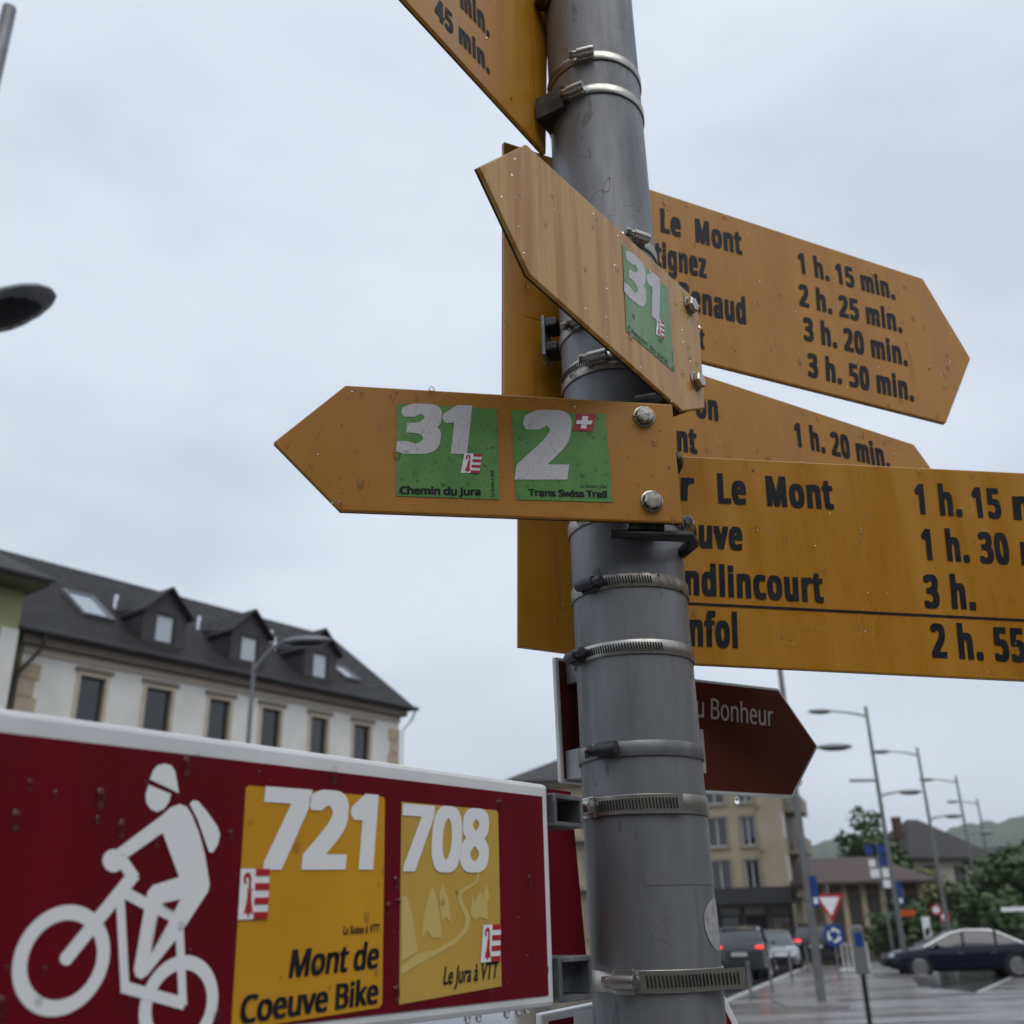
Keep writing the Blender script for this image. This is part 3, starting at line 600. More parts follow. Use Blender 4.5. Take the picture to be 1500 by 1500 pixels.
# ================================================================== CARS
def loft(secs):
    n = len(secs[0]); b = MB(); b.add([p for s in secs for p in s], [(i*n+k, i*n+(k+1) % n, (i+1)*n+(k+1) % n, (i+1)*n+k) for i in range(len(secs)-1) for k in range(n)]+[tuple(range(n-1, -1, -1)), tuple(range((len(secs)-1)*n, len(secs)*n))]); return b
def car(name, label, paint, P, az, kind='sedan', lit=False):
    t = thing(name, label, 'car', (P.x, P.y, .004), az)
    suv = kind == 'suv'; k = 1.0; dz = .12 if suv else 0
    st = [(-2.40, .48, .80, .66), (-2.34, .32, .98, .80), (-2.0, .24, 1.03, .89), (-1.4, .21, 1.0, .92), (-.4, .20, .97, .93), (.6, .20, .95, .93), (1.15, .21, .93, .92), (1.7, .23, .86, .90), (2.15, .27, .76, .83), (2.36, .34, .66, .70), (2.42, .42, .58, .58)]
    secs = []
    for x, zb, zt, w_ in st:
        zt += dz*(1.25 if suv and x < -1.8 else 1)
        secs.append([(x, y*w_, z) for y, z in ((-.86, zb), (-1, zb+.14), (-1.0, zt-.22), (-.95, zt-.06), (-.80, zt), (.80, zt), (.95, zt-.06), (1.0, zt-.22), (1, zb+.14), (.86, zb))])
    body = loft(secs).obj('body', paint, t, True)
    zr_ = 1.64 if suv else 1.44
    gx = [(1.22, .90+dz, .0), (.30, zr_-.07, 1), (-.1, zr_, 1), (-.9, zr_-.01, 1), (-1.75 if suv else -1.15, zr_-.08, 1), (-2.22 if suv else -1.95, 1.0+dz, 0)]
    base = .9+dz
    secs = []
    for x, z, f_ in gx:
        wt = .60 if f_ else .72; zz = max(z, base+.03)
        secs.append([(x, -.80, base-.02), (x, -(wt+.06), zz-.05), (x, -wt, zz), (x, wt, zz), (x, wt+.06, zz-.05), (x, .80, base-.02)])
    gl = loft(secs).obj('greenhouse', m_glass, t, True)
    b = MB(); rs = []
    for x, z, f_ in gx[1:5]: rs.append([(x, -.655, z-.035), (x, -.60, z+.012), (x, .60, z+.012), (x, .655, z-.035)])
    loft(rs).obj('roof', paint, t, True)
    for sg in (-1, 1):
        path = [(gx[0][0], sg*.775, base+.02)]+[(x, sg*.668, z-.04) for x, z, f_ in gx[1:5]]+[(gx[5][0], sg*.775, base+.03)]
        MB().tube(path, .022, 6).obj('window_trim', m_chrome if not suv else paint, t, True)
        for px_ in (.0, -1.0): MB().tube([(px_, sg*.805, base), (px_-.05, sg*.672, zr_-.06)], .04, 6).obj('pillar', m_blk, t)
        MB().ell((.85, sg*.98, base+.06), .09, .09, .07).obj('mirror', paint, t, True)
        for hx in (.15, -.85): MB().box(hx-.1, hx+.1, sg*.93-.01, sg*.93+.01, base-.17, base-.14).obj('door_handle', m_chrome if not suv else paint, t)
        for wx in (1.45, -1.50):
            S = Matrix.Translation((wx, sg*.80, .335)) @ Matrix.Rotation(R_(90)*-sg, 4, 'X')
            MB().lathe([(.0, .128), (.39, .128), (.39, -.1)], S, 28).obj('wheel_arch', m_blk, t)
            wh = MB().lathe([(.22, -.1), (.325, -.1), (.335, -.07), (.335, .12), (.32, .145), (.24, .15)], S, 32).obj('wheel', m_tyre, t, True)
            rb_ = MB(); rb_.lathe([(.24, .149), (.225, .152), (.215, .125)], S, 32)
            for q_ in range(7): rb_.box(-.022, .022, .03, .225, .125, .148, S @ Matrix.Rotation(q_*2*math.pi/7, 4, 'Z'))
            rb_.lathe([(.0, .155), (.05, .152), (.055, .13)], S, 14)
            rb_.obj('rim', m_chrome, wh)
            MB().lathe([(.0, .131), (.235, .131)], S, 20).obj('brake_disc', m_mast, wh)
        MB().ell((2.14, sg*.62, .66+dz*.8), .18, .17, .075).obj('headlight', m_head, t, True)
        MB().ell((-2.30, sg*.64, .86+dz*1.2), .10, .19, .075).obj('tail_light', m_tail if lit else mat('tail_lamp', (.25, .01, .01), .2), t, True)
    MB().box(-2.435, -2.40, -.26, .26, .62+dz, .73+dz).obj('number_plate', m_wwin, t)
    MB().box(2.36, 2.44, -.38, .38, .42, .56).obj('grille', m_blk, t)
    return t
a, b_ = gp(1355, 1434), gp(1487, 1432); dv = (a-b_).normalized(); mid = (a+b_)/2+Vector((.1, .8, 0))
car('sedan_car', 'dark navy sedan side-on with silver alloy wheels on wet road', m_navy, mid, math.atan2(dv.y, dv.x))
p = gp(1106, 1436); car('suv_car', 'dark grey suv seen from behind along the kerb beside bollards', m_cgrey, p+Vector((.2, 2.2, 0)), R_(74), 'suv', True)
p = at(1132, 1410, 44); p.z = 0; car('silver_car', 'silver car with bright windscreen just ahead of the grey suv', m_csilv, p, R_(-98), 'sedan')
p = at(1199, 1400, 46); car('black_suv', 'black suv with lit red tail lights near the give way sign', m_cblk, p+Vector((.3, 1.5, 0)), R_(76), 'suv', True)
p = gp(1262, 1391); car('far_grey_car', 'grey car in front of the low brown roofed hall', m_cgrey, p+Vector((0, 1, 0)), R_(200), 'suv')

# ================================================================== STREET FURNITURE
for k, (px, py, lab) in enumerate(((1086, 1471, 'slim grey bollard nearest the signpost along the kerb'), (1118, 1459, 'slim grey bollard second along the kerb behind the grey suv'), (1149, 1444, 'slim grey bollard third along the kerb'), (1174, 1429, 'slim grey bollard beside the island lamp mast'), (1240, 1420, 'slim grey bollard beyond the give way sign'))):
    p = gp(px, py); t = thing('bollard', lab, 'bollard', (p.x+kn.x*.25, p.y+kn.y*.25, .09), 0, 'bollards along the kerb')
    MB().tube([(0, 0, 0), (0, 0, .82)], .04, 10).obj('post', m_mast, t, True); MB().ell((0, 0, .83), .045, .045, .03).obj('cap', m_mast, t, True)
def tri(r, down=True): return [(r*math.sin(a), r*math.cos(a)) for a in ((math.pi, math.pi+2.0944, math.pi-2.0944) if down else (0, 2.0944, 4.18879))]
p = gp(1231, 1440); q = R_(-8)
t = thing('give_way_sign', 'red bordered give way triangle above blue roundabout disc on post', 'traffic sign', (p.x, p.y, 0), q)
MB().tube([(0, .04, 0), (0, .04, 2.85)], .03, 8).obj('post', m_mast, t, True)
z3 = 2.3
MB().prism([(x, z+z3) for x, z in tri(.56)], -.012, 0).obj('border', m_flagr, t); MB().sheet([(x, z+z3) for x, z in tri(.37)], -.016).obj('face', m_whs, t)
zc = 1.36; cir = [(.33*math.cos(i*.2618), zc+.33*math.sin(i*.2618)) for i in range(24)]
dk = MB().prism(cir, -.012, 0).obj('roundabout_disc', m_blue, t)
b = MB()
for k in range(3):
    a0 = k*2.0944+.3; pts = [(.21*math.cos(a0+i*.25), zc+.21*math.sin(a0+i*.25)) for i in range(6)]+[(.14*math.cos(a0+i*.25), zc+.14*math.sin(a0+i*.25)) for i in range(5, -1, -1)]
    b.sheet(pts, -.016); b.sheet([(r_*math.cos(a_), zc+r_*math.sin(a_)) for r_, a_ in ((.26, a0+1.2), (.09, a0+1.2), (.175, a0+1.75))], -.0165)
b.obj('arrow', m_whs, dk)
# parking meter style cabinet on black post
p = gp(1276, 1512); t = thing('meter_post', 'slim grey meter cabinet on black post with blue label', 'meter', (p.x, p.y, 0), R_(-10))
MB().tube([(0, 0, 0), (-.0, 0, .95)], .045, 10).obj('post', m_blk, t, True)
MB().prism([(-.12, .95), (.12, .95), (.11, 1.72), (.08, 1.78), (-.08, 1.78), (-.11, 1.72)], -.10, .10).obj('cabinet', m_lum, t, bev=.02)
MB().sheet([(-.07, 1.42), (.07, 1.42), (.07, 1.66), (-.07, 1.66)], -.104).obj('label_plate', m_blue, t)
# blue panels on the two lamp masts
for nm, P_, off, z0, z1, lab in (('blue_mast_panel', PAx, .13, 2.15, 2.85, 'narrow blue vertical panel on the island lamp mast'), ('blue_mast_panel', PB, .13, 2.2, 2.95, 'narrow blue vertical panel on lamp mast by the sedan')):
    t = thing(nm, lab, 'sign', (P_.x+off, P_.y-.12, z0), R_(-25), 'blue panels on lamp masts')
    MB().box(-.08, .08, -.015, .015, 0, z1-z0).obj('panel', m_blue, t, bev=.005)
    MB().box(-.05, .05, -.018, -.0155, (z1-z0)*.1, (z1-z0)*.3).obj('pictogram', m_whs, t); MB().box(-.14, .0, .016, .06, .3, .36).obj('bracket', m_mast, t)
p = at(1309, 1400, 44); t = thing('direction_sign_cluster', 'post with blue and white direction panels beside the lamp mast', 'traffic sign', (p.x, p.y, 0), R_(-14))
MB().tube([(0, .05, 0), (0, .05, 4.6)], .045, 8).obj('post', m_mast, t, True)
for (x, z, w_, h_, mm) in ((-.32, 4.3, .32, .34, m_blue), (.17, 4.3, .40, .36, m_blue), (.2, 3.85, .36, .34, m_blue), (-.28, 3.8, .24, .26, m_whs), (-.22, 3.42, .34, .32, m_whs), (.24, 3.42, .36, .32, m_whs), (.2, 3.02, .34, .28, m_whs), (.72, 1.95, .6, .22, m_org)):
    MB().box(x-w_/2, x+w_/2, -.02, 0, z-h_/2, z+h_/2).obj('panel', mm, t)
MB().box(.06, .8, .001, .04, 1.92, 1.98).obj('bracket', m_mast, t)
p = at(1386, 1390, 52); t = thing('round_sign_pair', 'two round red rimmed signs on a post before the trees', 'traffic sign', (p.x, p.y, 0), R_(-15))
MB().tube([(0, .05, 0), (0, .05, 2.3)], .035, 8).obj('post', m_mast, t, True)
for x, z in ((-.14, 2.05), (.18, 1.75)):
    c_ = [(x+.23*math.cos(i*.2618), z+.23*math.sin(i*.2618)) for i in range(24)]; d_ = MB().prism(c_, -.015+x*.02, .01+x*.02).obj('disc', m_flagr, t)
    MB().sheet([(x+.15*math.cos(i*.2618), z+.15*math.sin(i*.2618)) for i in range(24)], -.018+x*.02).obj('face', m_whs, d_)
p = at(1362, 1385, 56); t = thing('chevron_post', 'small white and dark striped marker post by the road edge', 'marker', (p.x, p.y, 0), R_(-15))
MB().box(-.18, .18, -.02, .02, .5, 1.75).obj('panel', m_whs, t); MB().sheet([(-.12, .8), (.12, 1.0), (.12, 1.35), (-.12, 1.15)], -.024).obj('stripe', m_blk, t); MB().box(-.03, .03, .021, .06, 0, 1.2).obj('post', m_mast, t)
p = at(1490, 1332, 34); t = thing('barrier_arm', 'white horizontal bar on grey post beyond the sedan boot', 'barrier', (p.x+.9, p.y, 0), R_(-20))
MB().box(-1.25, .3, -.04, .04, p.z-.06, p.z+.06).obj('arm', m_whs, t, bev=.01); MB().box(.3, .5, -.1, .1, 0, p.z+.12).obj('post', m_mast, t)
p = gp(1252, 1424); t = thing('crowd_barrier', 'small white tubular barrier beyond the give way sign', 'barrier', (p.x, p.y, 0), R_(30))
b = MB(); b.tube([(-.8, 0, 0), (-.8, 0, .95), (.8, 0, .95), (.8, 0, 0)], .03, 6); b.obj('frame', m_whs, t)
for i in range(5): MB().tube([(-.5+i*.25, 0, .1), (-.5+i*.25, 0, .93)], .018, 6).obj('bar', m_whs, t)
MB().tube([(-.8, 0, .1), (.8, 0, .1)], .02, 6).obj('rail', m_whs, t)
# ================================================================== SIGNPOST
PX, PY, PR = 0.10202, 0.84495, 0.05
pole = thing('signpost_pole', 'weathered galvanised steel pole carrying the direction signs', 'pole', (PX, PY, 0))
b = MB(); b.lathe([(PR, 0), (PR, .5), (PR, 1.2), (PR, 1.9), (PR, 2.4), (PR, 2.9), (PR, 3.7)], None, 96); b.lathe([(PR, 3.7), (PR-.003, 3.705), (0, 3.71)], None, 96)
b.obj('tube', m_galv, pole, True)
def on_pole(x, y, r=PR):                             # angle and height where a sight line meets the pole
    d = ray(x, y); ox, oy = CAM.x-PX, CAM.y-PY
    A_ = d.x*d.x+d.y*d.y; B_ = ox*d.x+oy*d.y; C_ = ox*ox+oy*oy-r*r; D_ = B_*B_-A_*C_
    t = (-B_-math.sqrt(max(D_, 0)))/A_; p = CAM+d*t; return math.atan2(p.y-PY, p.x-PX), p.z
def pole_patch(name, pix, mt, r):                    # thin film bent round the pole
    q = [on_pole(*p) for p in pix]; n = 10
    c = (sum(a for a, z in q)/len(q), sum(z for a, z in q)/len(q)); vs = [(r*math.cos(c[0]), r*math.sin(c[0]), c[1])]; m_ = len(q); ringn = 5
    for k in range(1, ringn+1):
        for a, z in q: a2 = c[0]+(a-c[0])*k/ringn; z2 = c[1]+(z-c[1])*k/ringn; vs.append((r*math.cos(a2), r*math.sin(a2), z2))
    fs = [(0, 1+i, 1+(i+1) % m_) for i in range(m_)]
    for k in range(ringn-1):
        for i in range(m_): a0 = 1+k*m_; fs.append((a0+i, a0+m_+i, a0+m_+(i+1) % m_, a0+(i+1) % m_))
    return MB().add(vs, fs).obj(name, mt, pole, True)
pole_patch('sticker_residue', [(1046, 1314), (1049, 1330), (1051, 1352), (1053, 1375), (1054, 1392), (1047, 1391), (1039, 1380), (1032, 1360), (1030, 1342), (1033, 1330), (1039, 1320)], m_resid, PR+.0006)
b = MB(); z0, z1 = on_pole(990, 1296)[1], on_pole(990, 1276)[1]
b.lathe([(PR+.0003, z0), (PR+.0003, z1)], None, 24, R_(-100), R_(-15)); b.obj('tape_mark', m_tape, pole, True)

# ---- lettering
import os
try: FONT = bpy.data.fonts.load(os.path.join(bpy.utils.system_resource('DATAFILES'), 'fonts', 'NotoSansMath-Regular.woff2'))   # ships with Blender
except Exception: FONT = None
from mathutils.geometry import delaunay_2d_cdt
def hull(P):
    P = sorted(set(P)); 
    def half(Q):
        h = []
        for p in Q:
            while len(h) > 1 and (h[-1][0]-h[-2][0])*(p[1]-h[-2][1])-(h[-1][1]-h[-2][1])*(p[0]-h[-2][0]) <= 1e-12: h.pop()
            h.append(p)
        return h[:-1]
    return half(P)+half(P[::-1])
def embolden(vs, fs, bx, by):                        # heavier weight: each letter grown evenly outward, then cleanly retriangulated
    cnt = {}
    for f_ in fs:
        for a, c in zip(f_, f_[1:]+f_[:1]): k = (min(a, c), max(a, c)); cnt[k] = cnt.get(k, 0)+1
    edges = [k for k, n in cnt.items() if n == 1]
    # split into letters by connectivity
    par = list(range(len(vs)))
    def find(a):
        while par[a] != a: par[a] = par[par[a]]; a = par[a]
        return a
    for f_ in fs:
        for a in f_[1:]: par[find(a)] = find(f_[0])
    groups = {}
    for f_ in fs: groups.setdefault(find(f_[0]), [[], []])[0].append(f_)
    for e in edges: groups[find(e[0])][1].append(e)
    ov, of = [], []
    for gf, ge in groups.values():
        P, F = [], []
        def poly(pts):
            n = len(pts); a = sum(pts[i][0]*pts[(i+1) % n][1]-pts[(i+1) % n][0]*pts[i][1] for i in range(n))
            if abs(a) < 1e-9: return
            if a < 0: pts = pts[::-1]
            F.append(list(range(len(P), len(P)+n))); P.extend(Vector(p) for p in pts)
        for f_ in gf: poly([(vs[i].x, vs[i].y) for i in f_])
        for a, c in ge: poly(hull([(round(vs[i].x+dx, 6), round(vs[i].y+dy, 6)) for i in (a, c) for dx in (-bx, bx) for dy in (-by, by)]))
        r = delaunay_2d_cdt(P, [], F, 0, 1e-5); o = len(ov)
        ov += [Vector((v.x, v.y, 0)) for v in r[0]]; of += [tuple(i+o for i in t) for t, org in zip(r[2], r[5]) if org]
    return ov, of
def glyphs(s, squeeze, bold, track=1.0):
    cu = bpy.data.curves.new('lettering', 'FONT'); cu.body = s; cu.size = 1; cu.resolution_u = 4; cu.space_character = track
    if FONT and 'à' not in s: cu.font = FONT
    o = bpy.data.objects.new('lettering', cu); COL.objects.link(o); dg = bpy.context.evaluated_depsgraph_get()
    cc = o.to_curve(dg).copy(); o.to_curve_clear()
    cc.transform(Matrix.Diagonal((squeeze, 1, 1, 1))); cc.dimensions = '2D'; cc.fill_mode = 'BOTH'; cc.resolution_u = 4
    o2 = bpy.data.objects.new('lettering', cc); COL.objects.link(o2); dg = bpy.context.evaluated_depsgraph_get()
    me = o2.evaluated_get(dg).to_mesh(); vs = [v.co.copy() for v in me.vertices]; fs = [tuple(p.vertices) for p in me.polygons]
    o2.evaluated_get(dg).to_mesh_clear(); bpy.data.objects.remove(o2); bpy.data.objects.remove(o); bpy.data.curves.remove(cu); bpy.data.curves.remove(cc)
    return embolden(vs, fs, bold*1.25, bold*.7) if bold else (vs, fs)
CAPH = max(v.y for v in glyphs('H', 1, 0)[0])
class Sign:
    def __init__(s, name, label, az, off, outline, t=.003, mt=None, cat='sign', edge=None, group=None, zdrop=None):
        s.az = R_(az); s.u = Vector((math.cos(s.az), math.sin(s.az), 0)); s.n = Vector((-s.u.y, s.u.x, 0))
        s.o = Vector((PX, PY, 0))+s.n*off; s.zb = 0
        pts = [s.pl(*p) for p in outline]; s.zb = min(p[1] for p in pts); s.pts = [(p[0], p[1]-s.zb) for p in pts]
        s.root = thing(name, label, cat, (s.o.x, s.o.y, s.zb), s.az, group)
        if mt: s.panel = MB().prism(s.pts, 0, t).obj('panel', mt, s.root, bev=min(t*.3, .0012))
        if edge: MB().prism(s.pts, t+.0002, t+.0012).obj('back_plate', edge, s.root)
    def pl(s, x, y):
        P = on_plane(x, y, s.o, s.n); return ((P-s.o).dot(s.u), P.z-s.zb)
    def poly(s, name, pix, mt, y=-.0004, parent=None):
        return MB().sheet([s.pl(*p) for p in pix], y).obj(name, mt, parent or s.root)
    def text(s, body, BL, BR, TL, mt, squeeze=.6, bold=.02, y=-.0006, parent=None, name='lettering', cap=CAPH, track=1.0):
        vs, fs = glyphs(body, squeeze, bold, track); x0 = min(v.x for v in vs); x1 = max(v.x for v in vs)
        a, c, d = (Vector(s.pl(*p)) for p in (BL, BR, TL)); ex = (c-a)/(x1-x0); ey = (d-a)/cap
        ex = (c-a)/(x1-x0); ey = (d-a)/(cap+bold)
        return MB().add([((a+ex*(v.x-x0)+ey*(v.y+bold*.5))[0], y, (a+ex*(v.x-x0)+ey*(v.y+bold*.5))[1]) for v in vs], fs).obj(name, mt, parent or s.root)
    def drops(s, n, seed, pix=None, r0=.0008, r1=.0030):
        n = int(n*1.5); rnd = random.Random(seed); P = [s.pl(*p) for p in pix] if pix else s.pts; b = MB()
        xs = [p[0] for p in P]; zs = [p[1] for p in P]; k = 0
        while k < n:
            x, z = rnd.uniform(min(xs), max(xs)), rnd.uniform(min(zs), max(zs)); ins = False; m_ = len(P)
            for i in range(m_):
                (xa, za), (xb, zb_) = P[i], P[(i+1) % m_]
                if (za > z) != (zb_ > z) and x < (xb-xa)*(z-za)/(zb_-za)+xa: ins = not ins
            if not ins: continue
            r = r0+(r1-r0)*rnd.random()**2.2; b.ell((x, -.0004, z), r, r*.55, r*rnd.uniform(1, 1.9), None, 8, 5); k += 1
        stuff(b.obj('water_drops', m_water, s.root, True))
    def bolt(s, px, py, r=.0075):
        x, z = s.pl(px, py); M = Matrix.Translation((x, 0, z)) @ Matrix.Rotation(R_(90), 4, 'X')
        o = MB().lathe([(r*1.28, -.0), (r*1.3, .0012), (r*1.1, .0018)], M, 24).obj('washer', m_bolt, s.root, True)
        b = MB(); b.lathe([(r*1.08, .0014), (r*1.08, .0062), (r*.92, .0074), (0, .0076)], M @ Matrix.Rotation(.3, 4, 'Z'), 6); b.obj('bolt_head', m_bolt, s.root)
def Z(ox, oy, k): return lambda x, y: (ox+x/k, oy+y/k)
def cf(f, pts): return [f(*p) for p in pts]

def jura_flag(s, q, y, root):                        # q: corner pixels TL TR BR BL
    def L(u, v): return tuple((q[0][i]*(1-u)+q[1][i]*u)*(1-v)+(q[3][i]*(1-u)+q[2][i]*u)*v for i in (0, 1))
    fl = s.poly('canton_flag', q, m_whs, y, root)
    for k in range(4): s.poly('stripe', [L(.52, k*2/7), L(1, k*2/7), L(1, (k*2+1)/7), L(.52, (k*2+1)/7)], m_flagr, y-.0002, root)
    curl = [(.30, .40), (.30, .22), (.26, .16), (.20, .17), (.19, .24), (.23, .26), (.21, .31), (.12, .27), (.11, .15), (.20, .07), (.31, .08), (.38, .18), (.38, .40)]
    s.poly('crozier', [L(*p) for p in curl], m_flagr, y-.0002, root)
    s.poly('crozier', [L(*p) for p in ((.25, .40), (.43, .40), (.43, .43), (.25, .43))], m_flagr, y-.0003, root)
    s.poly('crozier', [L(*p) for p in ((.28, .44), (.40, .44), (.42, .65), (.50, .90), (.40, .86), (.34, .97), (.28, .86), (.18, .90), (.26, .65))], m_flagr, y-.0002, root)

# ---- front arrow sign "31 / 2"
s = Sign('route_arrow_sign', 'yellow arrow sign pointing left with two square green route stickers', 9.0, -.078, [(400, 648), (506, 564), (985, 592), (1000, 766), (498, 748)], .004, m_yel2, 'sign', m_edge)
f = Z(380, 540, 3.75)
k1 = s.poly('route_sticker', cf(f, [(755, 193), (1303, 222), (1318, 720), (750, 700)]), m_grn, -.0005); k1['label'] = 'green sticker numbered 31'
s.text('31', f(748, 462), f(1140, 468), f(785, 200), m_wht, .98, .04, -.0008, k1)
jura_flag(s, cf(f, [(1126, 468), (1222, 472), (1208, 578), (1105, 575)]), -.001, k1)
s.text('Chemin du Jura', f(770, 690), f(1215, 699), f(771, 648), m_ink, .95, .03, -.0008, k1)
s.text('La Suisse à pied', f(1291, 705), f(1286, 560), f(1274, 705), m_ink, .8, 0, -.0008, k1)
f2 = Z(680, 400, 3.75)
k2 = s.poly('route_sticker', cf(f2, [(260, 755), (775, 778), (815, 1260), (283, 1245)]), m_grn, -.0005); k2['label'] = 'green sticker numbered 2 with small red flag'
s.text('2', f2(276, 1130), f2(566, 1130), f2(330, 763), m_wht, 1.0, .045, -.0008, k2)
fl = s.poly('swiss_flag', cf(f2, [(615, 775), (727, 780), (702, 873), (597, 868)]), m_flagr, -.001, k2)
s.poly('cross', cf(f2, [(648, 788), (680, 790), (668, 858), (638, 857)]), m_whs, -.0013, k2); s.poly('cross', cf(f2, [(618, 812), (703, 815), (697, 836), (612, 833)]), m_whs, -.0015, k2)
s.text('Trans Swiss Trail', f2(352, 1224), f2(785, 1236), f2(350, 1187), m_ink, .95, .03, -.0008, k2)
s.text('La Suisse à pied', f2(636, 1178), f2(780, 1183), f2(638, 1164), m_ink, .85, 0, -.0008, k2)
s.bolt(943, 611); s.bolt(954.5, 735); s.drops(26, 5)
x0, zc = s.pl(945, 700); x1 = s.pl(1003, 700)[0]; zt_ = s.pl(944, 611)[1]; zb_ = s.pl(954, 752)[1]
b = MB(); b.box(x0-.016, x0+.016, .006, .034, zb_-.012, zt_+.006); b.obj('bracket', m_dark, s.root, bev=.002)
zbk = s.pl(950, 776)[1]
b = MB(); b.tube([(x0-.03, .012, zbk), (x0, .010, zbk-.001), (x1+.004, .012, zbk), (x1+.009, .022, zbk-.002), (x1+.009, .05, zbk-.001)], [.0035, .0045, .005, .006, .005], 10); b.obj('clamp_arm', m_blk, s.root, True)
b = MB(); b.ell((x1+.004, .03, s.pl(1000, 657)[1]), .006, .012, .010); b.obj('clamp_end', m_blk, s.root, True)

# ---- oblique faded arrow sign "31"
s = Sign('faded_arrow_sign', 'pale streaked arrow sign angled toward the viewer with faded green sticker', 51.5, -.064, [(702, 244), (771, 211), (1022, 441), (1033, 598), (1000, 602), (776, 402)], .004, m_fade_sheen, 'sign', m_edge)
f = Z(580, 0, 3.0)
k1 = s.poly('route_sticker', [(911, 358), (979, 424), (987, 545), (917, 485)], m_grn2, -.0005); k1['label'] = 'faded green sticker numbered 31'
s.text('31', (913, 428), (965, 472), (915.5, 364), m_wht, .85, .034, -.0008, k1)
s.text('Chemin du Jura', (919, 484), (976, 533), (919, 476.5), m_ink, .95, .0, -.0008, k1)
jura_flag(s, [(961, 467), (972, 473), (971.5, 497), (959.5, 490)], -.001, k1)
s.bolt(1009, 449); s.bolt(1019, 559); s.drops(45, 6)
xa, za = s.pl(1000, 520)
b = MB(); b.box(xa-.03, xa+.02, .006, .03, za-.05, za+.06); b.obj('bracket', m_dark, s.root, bev=.002)
xa, za = s.pl(985, 585)
b = MB(); b.tube([(xa-.012, .004, za), (xa-.03, .05, za+.0)], .0045, 8); b.tube([(xa-.006, .004, za+.018), (xa-.016, .045, za+.018)], .003, 8); b.obj('clamp_arm', m_brk, s.root, True)

# ---- four-line sign "Le Mont ... 3 h. 50"
f = Z(930, 260, 2.6316)
s = Sign('destination_sign', 'yellow arrow sign with four walking times from 1 h. 15 to 3 h. 50', 23.5, .062, [(738, 207), (1352, 408), (1422, 525), (1386, 620), (738, 456)], .004, m_yel, 'sign', m_edge, 'yellow destination signs')
T = lambda body, a, c, d, sq=.66, bo=.027: s.text(body, f(*a), f(*c), f(*d), m_ink, sq, bo, track=1.16)
T('Le  Mont', (99, 208), (414, 298), (97, 118)); T('tignez', (76, 340), (277, 388), (74, 245)); T('Renaud', (172, 503), (429, 566), (170, 402)); T('t', (250, 657), (268, 662), (250, 578))
T('1 h. 15 min.', (634, 366), (1004, 470), (626, 288)); T('2 h. 25 min.', (634, 492), (1031, 598), (630, 410)); T('3 h. 20 min.', (652, 625), (1052, 726), (647, 538)); T('3 h. 50 min.', (668, 765), (1076, 862), (664, 676))
s.drops(70, 1)
# ---- sign under it
s = Sign('destination_sign', 'yellow arrow sign reading 1 h. 20 min half hidden behind the wider one', 25.0, .060, [(738, 453), (1339, 651), (1412, 752), (1370, 838), (738, 660)], .004, m_yel, 'sign', m_edge, 'yellow destination signs')
T('on', (236, 922), (321, 939), (232, 824)); T('nt', (164, 1052), (240, 1064), (160, 955)); T('1 h. 20 min.', (620, 1034), (985, 1122), (611, 944))
s.drops(40, 2)
# ---- big sign with Coeuve / Vendlincourt / Bonfol
f = Z(960, 650, 2.778)
s = Sign('destination_sign', 'wide yellow sign with a black rule above its lowest line 2 h. 55', 4.5, .070, [(758, 655), (1000, 668), (1500, 692.5), (1700, 702), (1800, 860), (1716, 1006), (1500, 997), (1015, 973), (835, 957), (758, 947)], .004, m_yel, 'sign', m_edge, 'yellow destination signs')
T('r', (103, 229), (158, 232), (103, 112)); T('Le  Mont', (256, 241), (728, 266), (250, 121)); T('euve', (112, 417), (355, 433), (112, 300)); T('ndlincourt', (122, 613), (686, 645), (120, 490)); T('nfol', (140, 822), (336, 830), (138, 686))
T('1 h. 15', (1062, 284), (1411, 304), (1051, 164)); T('min.', (1458, 307), (1790, 326), (1448, 187))
T('1 h. 30', (1090, 470), (1445, 490), (1078, 347)); T('min.', (1490, 493), (1822, 512), (1480, 372))
T('3 h.', (1097, 666), (1306, 674), (1087, 534)); T('2 h. 55', (1127, 868), (1512, 888), (1115, 733)); T('min.', (1560, 890), (1900, 908), (1550, 760))
s.poly('rule', cf(f, [(125, 645), (1960, 737), (1960, 747), (125, 655)]), m_ink, -.0005)
s.drops(60, 3)
# ---- top left sign
f = Z(580, 0, 3.0)
s = Sign('destination_sign', 'yellow sign mounted above all the others with lettering ending 45 min.', 57.4, .045, [(800, 226), (592, -2), (400, -212), (360, -420), (560, -420), (806, -190)], .004, m_yel, 'sign', m_edge, 'yellow destination signs')
T('45 min.', (172, 72), (411, 326), (170, -20)); T('min.', (283, 30), (411, 165), (280, -70)); T('min.', (283, -125), (411, 2), (280, -225))
s.drops(20, 4)
x_, z_ = s.pl(793, 175)
b = MB(); t_ = .0025; x0, x1, z0, z1 = x_-.016, x_+.012, z_-.014, z_+.014
b.box(x0, x1, -.036, -.003, z0, z0+t_).box(x0, x1, -.036, -.003, z1-t_, z1).box(x0, x0+t_, -.036, -.003, z0+t_, z1-t_).box(x1-t_, x1, -.036, -.003, z0+t_, z1-t_); b.obj('bracket', m_dark, s.root)
x_, z_ = s.pl(786, 8); b = MB(); b.ell((x_, -.012, z_), .011, .014, .012); b.obj('clamp_end', m_blk, s.root, True)

